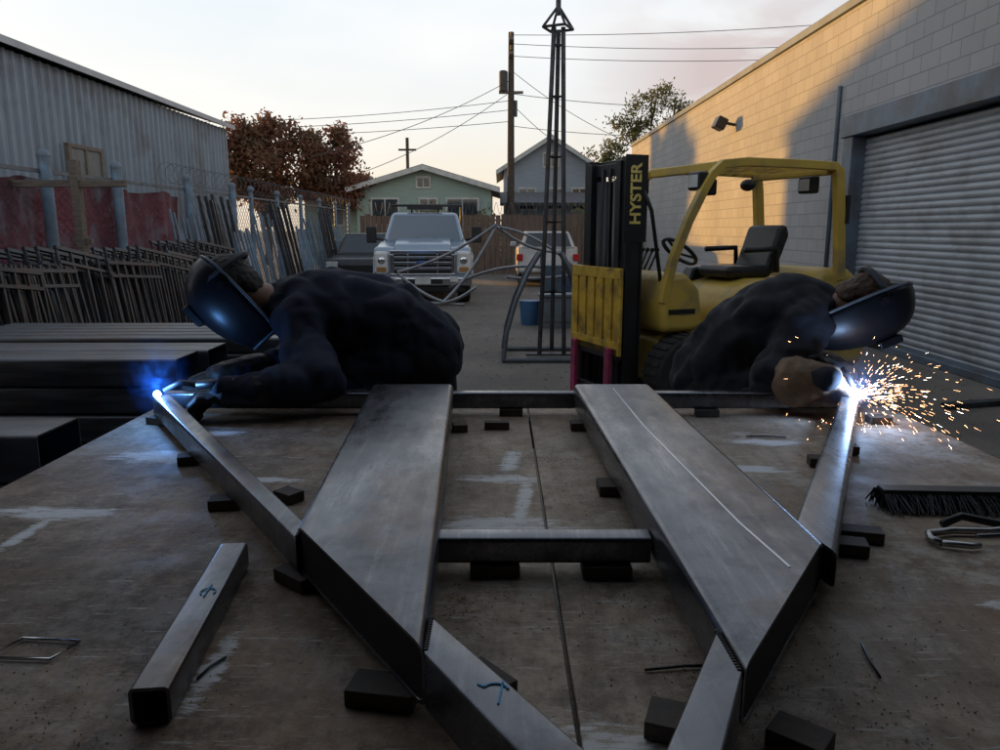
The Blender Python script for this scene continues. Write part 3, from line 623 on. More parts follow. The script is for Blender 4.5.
for s in (-1,1): wheel(FK,(0.0,s*.50,.345),.345,.24,rimm=YELD)
for s in (-1,1): wheel(FK,(-1.42,s*.42,.27),.27,.2,rimm=YEL)
for hp_ in ([(.15,.36,1.0),(.3,.38,1.7),(.42,.3,2.05)],[(.15,-.2,1.0),(.3,-.2,1.5),(.42,-.1,2.0)]):
    q=MB(); q.pipe(hp_,.016,6); P(q,'hydraulic_hose',BLACKM,smooth=True)

# ------------------------------------------------------------ steel tower
TW=thing('steel_tower',(.62,9.2,0),'tall slim dark steel pipe tower on a square base','tower')
HT=3.83
q=MB(); legs=[(-.14,-.1),(.16,-.1),(.03,.2)]
def lp(a,b_,k): return Vector((a+(.05+a*.35-a)*k,b_+(.1+b_*.4-b_)*k,.05+(HT-.05)*k))
for a,b_ in legs: q.pipe([lp(a,b_,0),lp(a,b_,1)],.027,8)
for k in (.2,.42,.62,.8,.95): q.pipe([lp(a,b_,k) for a,b_ in legs],.013,6,closed=True)
q.obj('mast_legs',STEELD,TW,smooth=50)
q=MB(); c0=Vector((.05,.1,HT)); t=Vector((.05,.1,HT+.24)); bs=[c0+Vector((.19*math.cos(R(a)),.19*math.sin(R(a)),0)) for a in (20,110,200,290)]
for i in range(4): q.pipe([bs[i],t],.016,6); q.pipe([bs[i],bs[(i+1)%4]],.016,6)
q.pipe([t-Vector((0,0,.1)),t+Vector((0,0,.06))],.03,8); q.obj('pyramid_cap',STEELD,TW)
q=MB(); 
for (x,y) in ((-.58,-.4),(.46,-.4),(.46,.5),(-.58,.5)):
    q.pipe([(x,y,.03),(x*.93,y*.9,.35),(x*.75,y*.75,.72),(x*.5,y*.55,1.05),(x*.25,y*.35,1.28)],.026,8)
q.pipe([(-.58,-.4,.03),(.46,-.4,.03),(.46,.5,.03),(-.58,.5,.03)],.028,8,closed=True); q.bx(-.3,.3,-.02,.02,.02,.05)
q.obj('base_frame',mat('grey_painted_pipe',(.14,.155,.18),.45,.5,(.09,.1,.115),5),TW,smooth=50)
cp=mat('bare_pipe',(.30,.31,.33),.4,.7,(.2,.2,.21),6)
for a,b_,s,dv in [((-.05,10.5,1.62),(-1.35,10.0,1.0),-.08,(0,0,1)),((-.05,10.5,1.6),(-.75,9.6,.62),-.1,(0,0,1)),((-.05,10.5,1.6),(.85,10.6,1.25),-.1,(0,0,1)),((.0,10.5,1.58),(1.5,10.2,.5),.22,(0,0,1)),((-1.35,9.8,.85),(-.3,9.4,.85),-.22,(0,0,1)),((.1,10.6,.9),(1.7,10.3,1.15),-.1,(0,0,1)),((-.7,10.6,.75),(.5,9.4,1.1),.1,(0,0,1)),((-1.3,9.7,1.0),(-.45,9.5,.62),-.1,(0,0,1))]:
    q=MB(); q.pipe(arc(a,b_,s,16,dv),.02,8); o=q.obj('curved_pipe',cp,off=a,smooth=True); tag(o,'long bent steel pipe resting against the tower','pipe',a,'bent steel pipes')
def stand(x,y,h):
    q=MB()
    for a in (0,120,240): q.pipe([(.25*math.cos(R(a)),.25*math.sin(R(a)),0),(.04*math.cos(R(a)),.04*math.sin(R(a)),h*.8)],.018,6)
    q.pipe([(0,0,h*.3),(0,0,h)],.025,8); q.bx(-.15,.15,-.03,.03,h,h+.03); o=q.obj('pipe_stand',STEELD); tag(o,'dark steel tripod pipe stand on the asphalt','stand',(x,y,0),'pipe stands')
stand(1.25,10.8,.85); stand(-1.3,9.9,.8)
q=MB(); q.pipe([(0,0,0),(0,0,.4)],.16,20,rs=[.15,.18]); bk=q.obj('bucket',mat('blue_plastic',(.05,.14,.28),.5),smooth=50); tag(bk,'blue plastic bucket beside the tower','bucket',(.5,12.5,0))
q=MB(); q.pipe([(0,0,0),(0,0,.85)],.28,24); q.pipe([(0,0,.28),(0,0,.30)],.295,24);q.pipe([(0,0,.56),(0,0,.58)],.295,24); bk=q.obj('barrel',mat('navy_barrel_paint',(.05,.09,.16),.5),smooth=50); tag(bk,'dark blue steel drum standing in the yard','barrel',(1.35,13.5,0))
q=MB(); q.bx(-.3,.3,-.2,.2,.0,.5); q.bx(-.33,.33,-.23,.23,.5,.54); q.bx(-.25,.25,-.215,-.2,.1,.4); o=q.obj('tool_box',mat('grey_box',(.15,.17,.19),.5),bevel=.01); tag(o,'small grey steel job box on the asphalt','tool box',(.95,12.2,0))
q=MB(); q.bx(-.45,.45,-.3,.3,.12,.8); q.bx(-.4,.4,-.32,-.3,.2,.7); q.pipe([(-.35,-.3,.1),(-.35,.3,.1)],.1,12); q.pipe([(.35,-.3,.1),(.35,.3,.1)],.1,12); q.pipe([(-.45,-.25,.8),(-.45,-.25,1.1),(-.45,.25,1.1),(-.45,.25,.8)],.02,8); o=q.obj('welding_cart',mat('dull_blue_enamel',(.07,.10,.14),.5),bevel=.01); tag(o,'dull blue welding machine cart in the yard','cart',(1.35,16.5,0))
q=MB(); q.pipe([(0,0,0),(0,0,.75)],.11,16); q.pipe([(0,0,.75),(0,0,.85),(0,0,.9)],.05,12); o=q.obj('gas_cylinder',mat('oxide_red',(.22,.06,.04),.5),smooth=50); tag(o,'dull red gas cylinder standing by the pipes','gas cylinder',(1.6,12.0,0))
for i in range(3):
    q=MB()
    for k in range(7): q.bx(-.6,.6,-.5+k*.15,-.4+k*.15,.11,.13)
    for yy in (-.5,0,.46): q.bx(-.6,.6,yy-.02,yy+.04,0,.108)
    o=q.obj('pallet',WOOD); tag(o,'weathered wooden pallet stacked in the yard','pallet',(2.6,15.2,.133*i),'stacked pallets'); o.rotation_euler=(0,0,R(5*i-4))

# ------------------------------------------------------------ left yard: racks of railing panels leaning in rows
PANM=mat('dark_railing_paint',(.07,.078,.092),.42,.4,(.035,.04,.048),6,dirt=(.09,.06,.045),dscale=4)
for grp in range(7):
    y0=5.8+grp*.82; tilt=-15-2*(grp%3); lean=(-8,-5,-11,-4,-10,-7,-9)[grp]; wdt=(1.15,1.0,1.2,1.05,1.15,1.1,1.1)[grp]; h=(1.28,1.22,1.34,1.2,1.3,1.25,1.36)[grp]
    for j in range(6):
        n=(8,9,7,8,9,8,8)[grp]; q=MB()
        for k in range(n): q.bx(-.012,.012,-wdt/2+wdt*k/(n-1)-.012,-wdt/2+wdt*k/(n-1)+.012,0,h+(.05 if grp%2 else 0))
        q.bx(-.019,.019,-wdt/2,wdt/2,.10,.14); q.bx(-.019,.019,-wdt/2-.015,wdt/2+.015,h-.02,h+.015); q.bx(-.019,.019,-wdt/2,wdt/2,h-.16,h-.13)
        o=q.obj('railing_panel',PANM); tag(o,'dark steel railing panel leaning in a row by the fence','metal panel',(-4.38+j*.10+random.uniform(-.015,.015),y0+j*.035+random.uniform(-.03,.03),0),'stacked railing panels')
        o.rotation_euler=(R(lean+random.uniform(-1.3,1.3)),R(tilt+j*.8),R(-4+random.uniform(-2,2)))
BAR=mat('blue_grey_bar',(.19,.25,.32),.5,.3,(.12,.155,.195),6)
gang=[-7,-4,5,-6,3,-5,6,-3,-6]
for i in range(70):
    y=10.9+i*.165; h=1.85+.3*math.sin(i//8*2.1)+random.uniform(-.09,.09); q=MB(); w_=(.03,.05,.04)[i//8%3]
    q.bx(-w_/2,w_/2,-w_/2,w_/2,0,h); o=q.obj('steel_bar',(BAR,STEELD,GALV)[i//8%3]); tag(o,'steel bar stood leaning against the yard fence','steel bar',(-4.4+random.uniform(-.03,.05),y,0),'bars leaning on the fence')
    o.rotation_euler=(R(gang[i//8]+random.uniform(-1.5,1.5)),R(random.uniform(-12,-10)),0)
q=MB(); q.bx(-1.6,.9,-.03,.03,1.98,2.05); q.bx(.35,.43,-.05,.05,0,2.25); q.bx(-1.3,-1.22,-.05,.05,0,2.1); q.bx(.3,.5,-.02,.02,1.4,1.46)
o=q.obj('timber_rack',WOOD,bevel=.005); tag(o,'weathered timber post and rail rack','rack',(-4.75,8.0,0)); 
def stack_tube(x0,x1,y,z,w,h,lab,grp):
    q=MB(); q.tube4((0,w),(0,0),(x1-x0,w),(x1-x0,0),0,h,.016,.007); o=q.obj('steel_tube',STEELS,smooth=35); tag(o,lab,'steel tube',(x0,y,z),grp)
def rackstand(x,y0,y1,h):
    q=MB(); q.bx(-.05,.05,y0,y1,h-.1,h); 
    for yy in (y0+.05,y1-.05):
        q.beam((-.2,yy,0),(0,yy,h-.1),.06,.06);q.beam((.2,yy,0),(0,yy,h-.1),.06,.06)
    o=q.obj('trestle',WOOD); tag(o,'timber trestle carrying stacked steel tubes','trestle',(x,0,0),'tube trestles')
rackstand(-2.1,3.9,4.55,.27); rackstand(-4.2,3.9,4.55,.27)
for l in range(4):
    for k in range(2):
        stack_tube(-5.0,-1.60-.05*((l*2+k*3)%4),3.92+k*.31-.02*(l%2),.272+l*.154,.3,.148,'large dark rectangular steel tube in a stack','stacked large tubes')
rackstand(-1.95,2.75,3.2,.18); rackstand(-3.2,2.75,3.2,.18)
for l in range(3):
    stack_tube(-3.9,-1.78-.04*(l%2),2.8,.182+l*.198,.3,.194,'large dark square steel tube stacked beside the table','stacked large tubes')
rackstand(-1.1,4.75,5.6,.56); rackstand(-2.9,4.75,5.6,.56)
for k in range(5):
    for l in range(3): stack_tube(-3.6,-.55-.16*((k*2+l)%3),4.78+k*.165,.562+l*.104,.15,.1,'dark rectangular steel tube lying on trestles','stacked medium tubes')

# ------------------------------------------------------------ TABLE
TZ=.92
TB=thing('work_table',(0,1.4,0),'large stained plywood-topped welding table','table')
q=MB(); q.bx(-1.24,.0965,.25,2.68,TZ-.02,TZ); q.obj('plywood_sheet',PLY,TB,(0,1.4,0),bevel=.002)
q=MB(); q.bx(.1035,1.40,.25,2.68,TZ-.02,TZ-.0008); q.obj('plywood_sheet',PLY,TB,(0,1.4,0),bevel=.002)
q=MB(); q.bx(-1.2,1.36,.3,.38,TZ-.12,TZ-.021);q.bx(-1.2,1.36,2.54,2.62,TZ-.12,TZ-.021);q.bx(-1.2,-1.12,.38,2.54,TZ-.12,TZ-.021);q.bx(1.28,1.36,.38,2.54,TZ-.12,TZ-.021); q.obj('frame',STEELD,TB,(0,1.4,0))
for x in (-1.12,1.28):
    for y in (.36,2.5):
        q=MB(); q.bx(x-.04,x+.04,y-.04,y+.04,0,TZ-.121); q.obj('leg',STEELD,TB,(0,1.4,0))
ZB=TZ+.025
def ttube(fl,fr,nl,nr,h,label,r=.008,z=ZB,cap=False):
    c=((fl[0]+nr[0])/2,(fl[1]+nr[1])/2,z); q=MB(); q.tube4(fl,fr,nl,nr,z,z+h,r,.005); o=q.obj('steel_tube',STEEL,off=c,smooth=35); tag(o,label,'steel tube',c)
    if cap:
        a=Vector((*nl,0));b_=Vector((*nr,0)); bk=(Vector((*fl,0))-a).normalized(); e=(b_-a).normalized()*.006; q=MB()
        a2=a+e+bk*.004;b2=b_-e+bk*.004; vs=[]
        for dd in (Vector((0,0,0)),bk*.006):
            for p,zz in ((a2,z+.006),(b2,z+.006),(b2,z+h-.006),(a2,z+h-.006)): vs.append((p.x+dd.x,p.y+dd.y,zz))
        q.add(vs,[(0,1,2,3),(4,5,6,7),(0,1,5,4),(1,2,6,5),(2,3,7,6),(3,0,4,7)]); q.obj('end_shade_plate',CAPM,o,c)
    return o
BH=.088; k=1.028
def K(p): return (p[0]*k,p[1]*k)
ttube(K((-.424,2.45)),K((-.155,2.45)),K((-.353,1.24)),K((-.092,.842)),BH,'wide steel box beam with mitred end spanning the frame',.016,cap=True)
ttube(K((.245,2.45)),K((.497,2.45)),K((.285,.80)),K((.535,1.175)),BH,'wide steel box beam with mitred end and bright scratch line',.016,cap=True)
def vt(p0,p1,w,h,label,z=ZB):
    p0=Vector((*p0,0));p1=Vector((*p1,0));d=(p1-p0).normalized(); s=Vector((-d.y,d.x,0))*w/2
    return ttube((p0+s)[:2],(p0-s)[:2],(p1+s)[:2],(p1-s)[:2],h,label,z=z)
ttube((-1.100,2.462),(-1.147,2.432),(-.3685,1.345),(-.3635,1.262),.066,'long thin steel tube welded to the wide beam')
ttube((1.185,2.43),(1.138,2.46),(.572,1.20),(.5505,1.335),.066,'long thin steel tube being welded at its end')
ttube((-.096,.965),(-.096,.868),(.125,.635),(.07,.60),.082,'short thin steel tube with blue chalk mark')
ttube((.2915,.822),(.2885,.925),(.19,.60),(.135,.62),.082,'short thin steel tube joining the wide beam')
vt((-1.15,2.55),(1.2,2.55),.05,.056,'straight steel tube crossing the back of the frame')
vt((-.113,1.325),(.277,1.325),.052,.05,'short steel crosspiece tube between the wide beams')
vt((-.50,1.33),(-.451,.875),.052,.052,'loose offcut of steel tube with blue chalk mark',z=TZ+.001)
CH=mat('blue_chalk',(.16,.52,.85),.8,0,(.10,.34,.6),40)
CHW=mat('bright_scratch',(.75,.78,.84),.3,.5)
def mark(pts,z,label,m=CH,r=.0022):
    q=MB()
    for seg in pts:
        for a,b_ in zip(seg[:-1],seg[1:]): q.beam((a[0],a[1],z),(b_[0],b_[1],z),r*2,.0012)
    o=q.obj('chalk_mark',m,off=(pts[0][0][0],pts[0][0][1],z)); tag(o,label,'chalk mark',(pts[0][0][0],pts[0][0][1],z))
def hook(cx,cy,r,a0,a1,n=10): return [(cx+r*math.cos(R(a0+(a1-a0)*i/n)),cy+r*math.sin(R(a0+(a1-a0)*i/n))) for i in range(n+1)]
mark([hook(-.473,1.135,.012,-30,230),[(-.476,1.16),(-.474,1.118)]],TZ+.0545,'blue chalk fitting mark on loose tube',r=.0011)
mark([hook(-.005,.785,.016,200,20)[::-1][:8]+[(-.026,.80)],[(.004,.806),(-.002,.762)]],ZB+.0828,'small blue chalk hook mark on short tube',r=.0013)
mark([[(.375,2.45),(.386,1.95),(.43,1.28),(.452,1.10)]],ZB+BH+.0003,'bright pale scribed line along the wide beam',CHW,.0022)
def bead(p0,p1,label):
    q=MB(); p0=Vector(p0);p1=Vector(p1); n=max(3,int((p1-p0).length/.006))
    for i in range(n+1): q.ball(p0.lerp(p1,i/n)-p0,(.004,.0035,.003),8,5)
    o=q.obj('weld_bead',STEELD,smooth=True); tag(o,label,'weld',tuple(p0),'weld beads')
bead((-.366,1.345,ZB+.067),(-.363,1.27,ZB+.067),'fresh rippled weld bead at the tube joint'); bead((-.094,.955,ZB+.081),(-.094,.875,ZB+.081),'fresh rippled weld bead at the beam tip')
bead((.551,1.335,ZB+.067),(.556,1.23,ZB+.067),'rippled weld bead where thin tube meets beam'); bead((.288,.92,ZB+.081),(.290,.83,ZB+.081),'rippled weld bead under the beam tip')
BLK=mat('dirty_spacer',(.06,.052,.045),.75,.2,(.12,.09,.07),12,bs=.3)
for (x,y,sx,sy,a) in [(-.847,1.99,.07,.045,20),(-.631,1.656,.075,.05,10),(-.50,1.70,.06,.045,-35),(-.365,1.275,.085,.05,-40),(-.158,.93,.095,.055,-10),(-.02,.95,.08,.05,-50),(.269,1.76,.06,.07,0),(.197,1.315,.09,.06,0),(-.01,1.315,.09,.05,5),(-.01,2.353,.08,.03,0),(.251,2.35,.05,.05,0),(-.128,2.33,.045,.05,10),(.038,2.53,.08,.03,0),(.71,2.52,.08,.03,0),(.985,2.09,.08,.045,-10),(.869,1.97,.06,.045,-10),(.744,1.47,.085,.045,-15),(.687,1.41,.08,.05,-15),(.228,.86,.08,.06,-20),(1.255,2.43,.07,.05,0),(.37,.83,.07,.05,-40),(-1.12,2.42,.08,.05,-20),(-.28,2.3,.06,.06,0),(.37,1.2,.07,.05,0)]:
    q=MB(); h=.0245; q.bx(-sx/2,sx/2,-sy/2,sy/2,0,h); o=q.obj('spacer_block',BLK,bevel=.002); tag(o,'small dirty spacer block propping the steel frame','spacer block',(x,y,TZ+.0005),'spacer blocks'); o.rotation_euler=(0,0,R(a))
BR=thing('bench_brush',(1.03,1.66,TZ),'black bristled bench brush lying on the table','brush')
q=MB(); q.bx(-.15,.17,-.022,.022,.03,.045); q.pipe([(.17,0,.04),(.3,.0,.045)],.014,8); q.obj('handle',BLACKM,BR,bevel=.006)
q=MB()
for k2 in range(1400):
    x=random.uniform(-.155,.165);y=random.uniform(-.024,.024); q.beam((x,y,.036),(x+random.uniform(-.018,.018),y*1.8-.02+random.uniform(-.016,.016),.001+random.random()*.008),.002,.002)
q.obj('bristles',BLACKM,BR,recalc=False); BR.rotation_euler=(0,0,R(-3))
CL=thing('c_clamp',(.99,1.45,TZ+.01),'steel C-clamp lying on the table','clamp')
q=MB(); q.pipe([(-.10,-.02,0),(-.11,.0,0),(-.10,.03,0),(-.04,.045,0),(.03,.04,0),(.08,.05,0),(.1,.03,0)],.008,8); q.pipe([(-.1,-.02,0),(-.05,-.035,0),(-.03,-.03,.0)],.007,8); q.obj('clamp_frame',mat('worn_steel',(.5,.5,.5),.35,.9,(.3,.3,.3),20),CL,smooth=True)
q=MB(); q.pipe([(-.02,-.005,.008),(.14,.0,.012)],.005,8); q.pipe([(.13,-.03,.012),(.13,.03,.012)],.004,8); q.obj('screw',STEEL,CL,smooth=True)
q=MB(); q.pipe([(0,0,0),(.05,.02,.01),(.12,.0,.0),(.2,.02,.005)],.009,8); o=q.obj('pliers_handle',BLACKM,smooth=True); tag(o,'black tool handle lying by the clamp','tool',(.95,1.53,TZ+.01))
q=MB(); q.pipe([(-.055,-.025,0),(.042,-.03,0),(.06,.02,0),(-.035,.03,0)],.0025,6,closed=True); o=q.obj('metal_ring',CHROME,smooth=True); tag(o,'thin bright rectangular wire loop on the table','wire loop',(-.71,1.05,TZ+.004))
for (x,y,l,a) in [(.55,1.02,.09,80),(-.42,1.0,.06,70),(.27,1.0,.12,5),(-.2,1.45,.05,20),(.82,2.25,.12,-5)]:
    q=MB(); q.pipe([(-l/2,0,0),(0,.003,.001),(l/2,0,0)],.0022,6); o=q.obj('steel_rod_offcut',STEELD,smooth=True); tag(o,'thin dark rod offcut lying on plywood','rod offcut',(x,y,TZ+.003),'rod offcuts'); o.rotation_euler=(0,0,R(a))
q=MB(); cl=[(random.uniform(-1.1,1.2),random.uniform(.6,2.2),random.uniform(.03,.14)) for _ in range(14)]+[(-.75,.95,.25),(-.6,.85,.15),(.6,.95,.15)]
for k2 in range(2600):
    cx,cy,cr=random.choice(cl); x=random.gauss(cx,cr);y=random.gauss(cy,cr)
    if not(-1.2<x<1.35 and .3<y<2.6): continue
    s=random.uniform(.0004,.0013); q.box((x,y,TZ+s*.4),(s*2,s,s),Matrix.Rotation(random.uniform(0,3),3,'Z'))
stuff(q.obj('metal_grit',BLK,recalc=False),'dark grinding grit scattered over the table','grit')
q=MB(); q.bx(-.5,.5,-.05,.05,0,.05); o=q.obj('steel_bar',STEELD,bevel=.004); tag(o,'dark steel bar lying on the asphalt by the shutter','steel bar',(4.4,6.6,0)); o.rotation_euler=(0,0,R(15))
q=MB()
for k2 in range(2600):
    x=random.uniform(-4,5);y=random.uniform(5,20); s=random.uniform(.005,.016); q.ball((x,y,s*.3),(s,s*.8,s*.6),5,3)
stuff(q.obj('gravel',CONC,recalc=False),'loose gravel scattered over the yard asphalt','gravel')

# ------------------------------------------------------------ PEOPLE
def blob(name,prims,voxel,m,parent,off,infl=0.,sm=4,disp=None,creases=None):
    bm=bmesh.new()
    for p in prims:
        if p[0]=='c':
            _,a,b_,ra,rb=p[:5]; sc=p[5] if len(p)>5 else (1,1,1); a=Vector(a);b_=Vector(b_); L=(b_-a).length; n=max(1,int(L/(min(ra,rb)*.2+.002)))
            n=min(n,22)
            for i in range(n+1):
                t=i/n; r=ra+(rb-ra)*t+infl; c=a.lerp(b_,t)-Vector(off)
                bmesh.ops.create_icosphere(bm,subdivisions=2,radius=1,matrix=Matrix.Translation(c)@Matrix.Diagonal((r*sc[0],r*sc[1],r*sc[2],1)))
        else:
            _,c,r,M=p; c=Vector(c)-Vector(off); bmesh.ops.create_icosphere(bm,subdivisions=3,radius=1,matrix=Matrix.Translation(c)@M.to_4x4()@Matrix.Diagonal((r[0]+infl,r[1]+infl,r[2]+infl,1)))
    me=bpy.data.meshes.new(name); bm.to_mesh(me); bm.free(); me.materials.append(m)
    o=lnk(bpy.data.objects.new(name,me)); rm=o.modifiers.new('r','REMESH'); rm.mode='VOXEL'; rm.voxel_size=voxel; rm.use_smooth_shade=True
    s=o.modifiers.new('s','SMOOTH'); s.iterations=sm; s.factor=.5
    if disp:
        tx=bpy.data.textures.new(name+'_folds','CLOUDS'); tx.noise_scale=disp[1]; tx.noise_depth=0; tx.noise_basis='BLENDER_ORIGINAL'
        d=o.modifiers.new('d','DISPLACE'); d.texture=tx; d.strength=disp[0]; d.mid_level=.5; d.texture_coords='LOCAL'
    if creases:
        tx=bpy.data.textures.new(name+'_creases','CLOUDS'); tx.noise_type='HARD_NOISE'; tx.noise_scale=creases[1]; tx.noise_depth=0
        d=o.modifiers.new('c','DISPLACE'); d.texture=tx; d.strength=creases[0]; d.mid_level=.4; d.texture_coords='LOCAL'
        s=o.modifiers.new('s2','SMOOTH'); s.iterations=2; s.factor=.5
    o.parent=parent; return o
SKIN=mat('skin',(.42,.24,.17),.55,0,(.36,.2,.14),9)
def fab(n,c,c2,sc=3,st=(1.5,.8,1.0)):
    m,nt,b=nodes(n); f=rng(nt,noise(nt,sc,6),.4,.65); nt.links.new(mixc(nt,f,c,c2),b.inputs['Base Color']); b.inputs['Roughness'].default_value=.9
    n1=noise(nt,3.6,1,stretch=st,dist=1.1); bump(nt,b,n1,.9,.06); return m
NAVY=fab('navy_hoodie_cloth',(.019,.024,.046),(.011,.014,.028)); PANTS=fab('dark_trouser_cloth',(.012,.012,.015),(.008,.008,.01))
LEATH=mat('black_leather_glove',(.016,.015,.015),.6,0,(.03,.026,.023),8,bs=.4,bscale=50); LEATHB=mat('tan_leather_glove',(.30,.19,.115),.7,0,(.16,.10,.06),8,bs=.4,bscale=50)
HAIR=mat('dark_hair',(.04,.034,.03),.7,0,(.08,.072,.065),30,stretch=(1,1,4),bs=.8,bscale=70,bdist=.01)
HELM=mat('black_helmet_shell',(.010,.011,.014),.36,0,(.016,.018,.022),4)
RIM=mat('arc_glint_rim_grey',(.16,.18,.20),.4,0,(.11,.12,.13),6)
def basis(F,U):
    F=Vector(F).normalized(); U=Vector(U); L=U.cross(F).normalized(); U=F.cross(L).normalized(); return Matrix((F,L,U)).transposed()
def hand(w,d,n,side,curl=55):
    d=Vector(d).normalized(); n=Vector(n).normalized(); n=(n-d*n.dot(d)).normalized(); s=d.cross(n)*side; w=Vector(w); pr=[]
    for k in range(4):
        o=s*(.033-.022*k); pr.append(('c',w+o*.6,w+d*.085+o,.017,.0125))
    pr.append(('c',w-d*.02,w+d*.03,.028,.028))
    for k,ln in enumerate((.042,.047,.044,.035)):
        p=w+d*.088+s*(.034-.0225*k); a=0; dd=d
        for j in range(3):
            a+=R(curl*(.7 if j==0 else 1)); dd=d*math.cos(a)+n*math.sin(a); l=ln*(1,.68,.52)[j]; p2=p+dd*l; pr.append(('c',p,p2,.0105-.001*j,.0095-.001*j)); p=p2
    p=w+d*.025+s*.032; p2=p+(s*.6+d*.6+n*.45).normalized()*.042; p3=p2+(d*.8+n*.6-s*.2).normalized()*.034; p4=p3+(d*.6+n*.6-s*.6).normalized()*.024
    pr+=[('c',p,p2,.015,.0125),('c',p2,p3,.0125,.011),('c',p3,p4,.011,.009)]
    return pr
def person(label,J,cloth,glove,hF,hU,hairmat,headF,headU,hands,off,hs=(1,1,1),hoff=(0,0,0),extra=[],cuffk=.45,cuffr=.06):
    PS=thing('person',off,label,'person'); H=Vector(J['head']); B=basis(headF,headU)
    def hp(x,y,z): return H+B@Vector((x,y,z))
    tor=[('c',J['pelvis'],J['waist'],.155,.15,(1,1.12,1)),('c',J['waist'],J['chest'],.15,.16,(1,1.2,1)),('c',J['chest'],J['neck'],.155,.085,(1,1.25,1)),('c',J['shL'],J['shR'],.085,.085)]
    arms=[]
    for s in 'LR': arms+=[('c',J['sh'+s],J['el'+s],.072,.056),('c',J['el'+s],J['wr'+s],.056,.036)]
    folds=[]
    for s in 'LR':
        a=Vector(J['sh'+s]);e_=Vector(J['el'+s]);w_=Vector(J['wr'+s])
        for t,r in ((.55,.072),(.75,.068),(.92,.072)): folds.append(('c',a.lerp(e_,t)+Vector((.01,0,0)),a.lerp(e_,t)-Vector((.01,0,0)),r,r))
        for t,r in ((.14,.066),(.34,.060),(.52,.052),(.7,.048)): folds.append(('c',e_.lerp(w_,t),e_.lerp(w_,t+.01),r,r))
    legs=[]
    for s in 'LR': legs+=[('c',J['pelvis'],J['hp'+s],.12,.11),('c',J['hp'+s],J['kn'+s],.098,.066),('c',J['kn'+s],J['an'+s],.062,.042)]
    feet=[]
    fd=Vector(J['foot'])
    for s in 'LR': a=Vector(J['an'+s]); feet+=[('c',a+Vector((0,0,-.03)),a+fd*.17+Vector((0,0,-.05)),.045,.032)]
    head=[('e',hp(-.005,0,.03),(.098,.078,.105),B),('e',hp(.03,0,-.045),(.065,.055,.07),B),('c',hp(.095,0,.0),hp(.108,0,-.02),.011,.015),('e',hp(-.0,.08,0),(.018,.01,.032),B),('e',hp(-.0,-.08,0),(.018,.01,.032),B),('c',hp(.075,-.02,-.058),hp(.075,.02,-.058),.012,.012),('c',J['neck'],hp(-.03,0,-.05),.062,.055)]
    palm=[p for s in 'LR' for p in hands[s][:5]]
    blob('body',tor+arms+legs+feet+head+palm,.011,SKIN,PS,off,sm=2)
    blob('jacket',tor+arms+folds+extra,.008,cloth,PS,off,infl=.022,sm=4,disp=(.026,.17),creases=(.026,.13))
    blob('trousers',legs,.013,PANTS,PS,off,infl=.018,sm=8,disp=(.02,.15))
    for s in 'LR':
        cuff=[('c',Vector(J['wr'+s]).lerp(Vector(J['el'+s]),cuffk),J['wr'+s],cuffr,.048)]
        blob('glove',hands[s]+cuff,.0045,glove,PS,off,infl=.005,sm=2,disp=(.006,.03))
        blob('boot',[feet['LR'.index(s)]]+[('c',J['an'+s],Vector(J['an'+s])+Vector((0,0,.1)),.05,.052)],.01,BLACKM,PS,off,infl=.012,sm=3)
    q=MB(); nk=Vector(J['neck']); dn=(H-nk).normalized(); bn=basis(dn,(0,0,1)); 
    q.pipe([nk+dn*.03+bn@Vector((0,.078*math.cos(a),.078*math.sin(a))) for a in [2*math.pi*k/18 for k in range(18)]],.022,8,closed=True); q.obj('collar',cloth,PS,off,smooth=True)
    hair=[('e',hp(-.018,0,.04),(.092,.08,.088),B),('e',hp(-.05,0,-.01),(.05,.068,.07),B)]
    blob('hair',hair,.007,hairmat,PS,off,infl=.003,sm=1,disp=(.01,.02))
    for s in (-1,1):
        q=MB(); q.ball(hp(.088,s*.03,.005),.012,10,8); q.obj('eye',mat('eye_white',(.6,.6,.58),.3),PS,off,smooth=True)
    HB=basis(hF,hU); HC=H+HB@Vector(hoff)
    zz=[-.20,-.145,-.06,.02,.085,.13,.155]; rf=[.090,.132,.158,.162,.148,.112,.05]; rs=[.050,.080,.106,.112,.105,.082,.04]
    ang=[-105,-86,-60,-38,-17,17,38,60,86,105]
    sq=[1.0,1.02,1.07,1.05,1.02,1.02,1.05,1.07,1.02,1.0]
    def sp(z,a,b_,t_,s2): return HC+HB@Vector(((a*math.cos(R(t_))*(s2 if abs(t_)<70 else 1)+.004)*hs[0],b_*math.sin(R(t_))*s2*hs[1],z*hs[2]))
    q=MB(); vs=[sp(z,a,b_,t_,s2) for z,a,b_ in zip(zz,rf,rs) for t_,s2 in zip(ang,sq)]
    nA=len(ang); fs=[(j*nA+i,j*nA+i+1,(j+1)*nA+i+1,(j+1)*nA+i) for j in range(6) for i in range(nA-1)]
    q.add(vs,fs); o=q.obj('welding_helmet',HELM,PS,off,smooth=True)
    ss=o.modifiers.new('s','SUBSURF'); ss.levels=1; ss.render_levels=1
    sd_=o.modifiers.new('t','SOLIDIFY'); sd_.thickness=.004
    edge=[vs[j*nA] for j in range(6,-1,-1)]+vs[1:nA-1]+[vs[j*nA+nA-1] for j in range(7)]
    q=MB(); q.pipe(edge,.005,8); q.obj('helmet_glint_rim',RIM,o,off,smooth=True)  # grey lip added so the shell edge shows the arc's light
    def hb(x,y,z): return HC+HB@Vector((x,y,z))
    T=HB.to_4x4(); T.translation=HC
    q=MB(); q.bx(.142,.170,-.062,.062,-.02,.065,T); lo_=q.obj('lens_frame',BLACKM,o,off,bevel=.006)
    q=MB(); q.bx(.1705,.173,-.05,.05,-.005,.052,T); q.obj('lens',glass('weld_lens',(.01,.03,.02),.03),lo_,off)
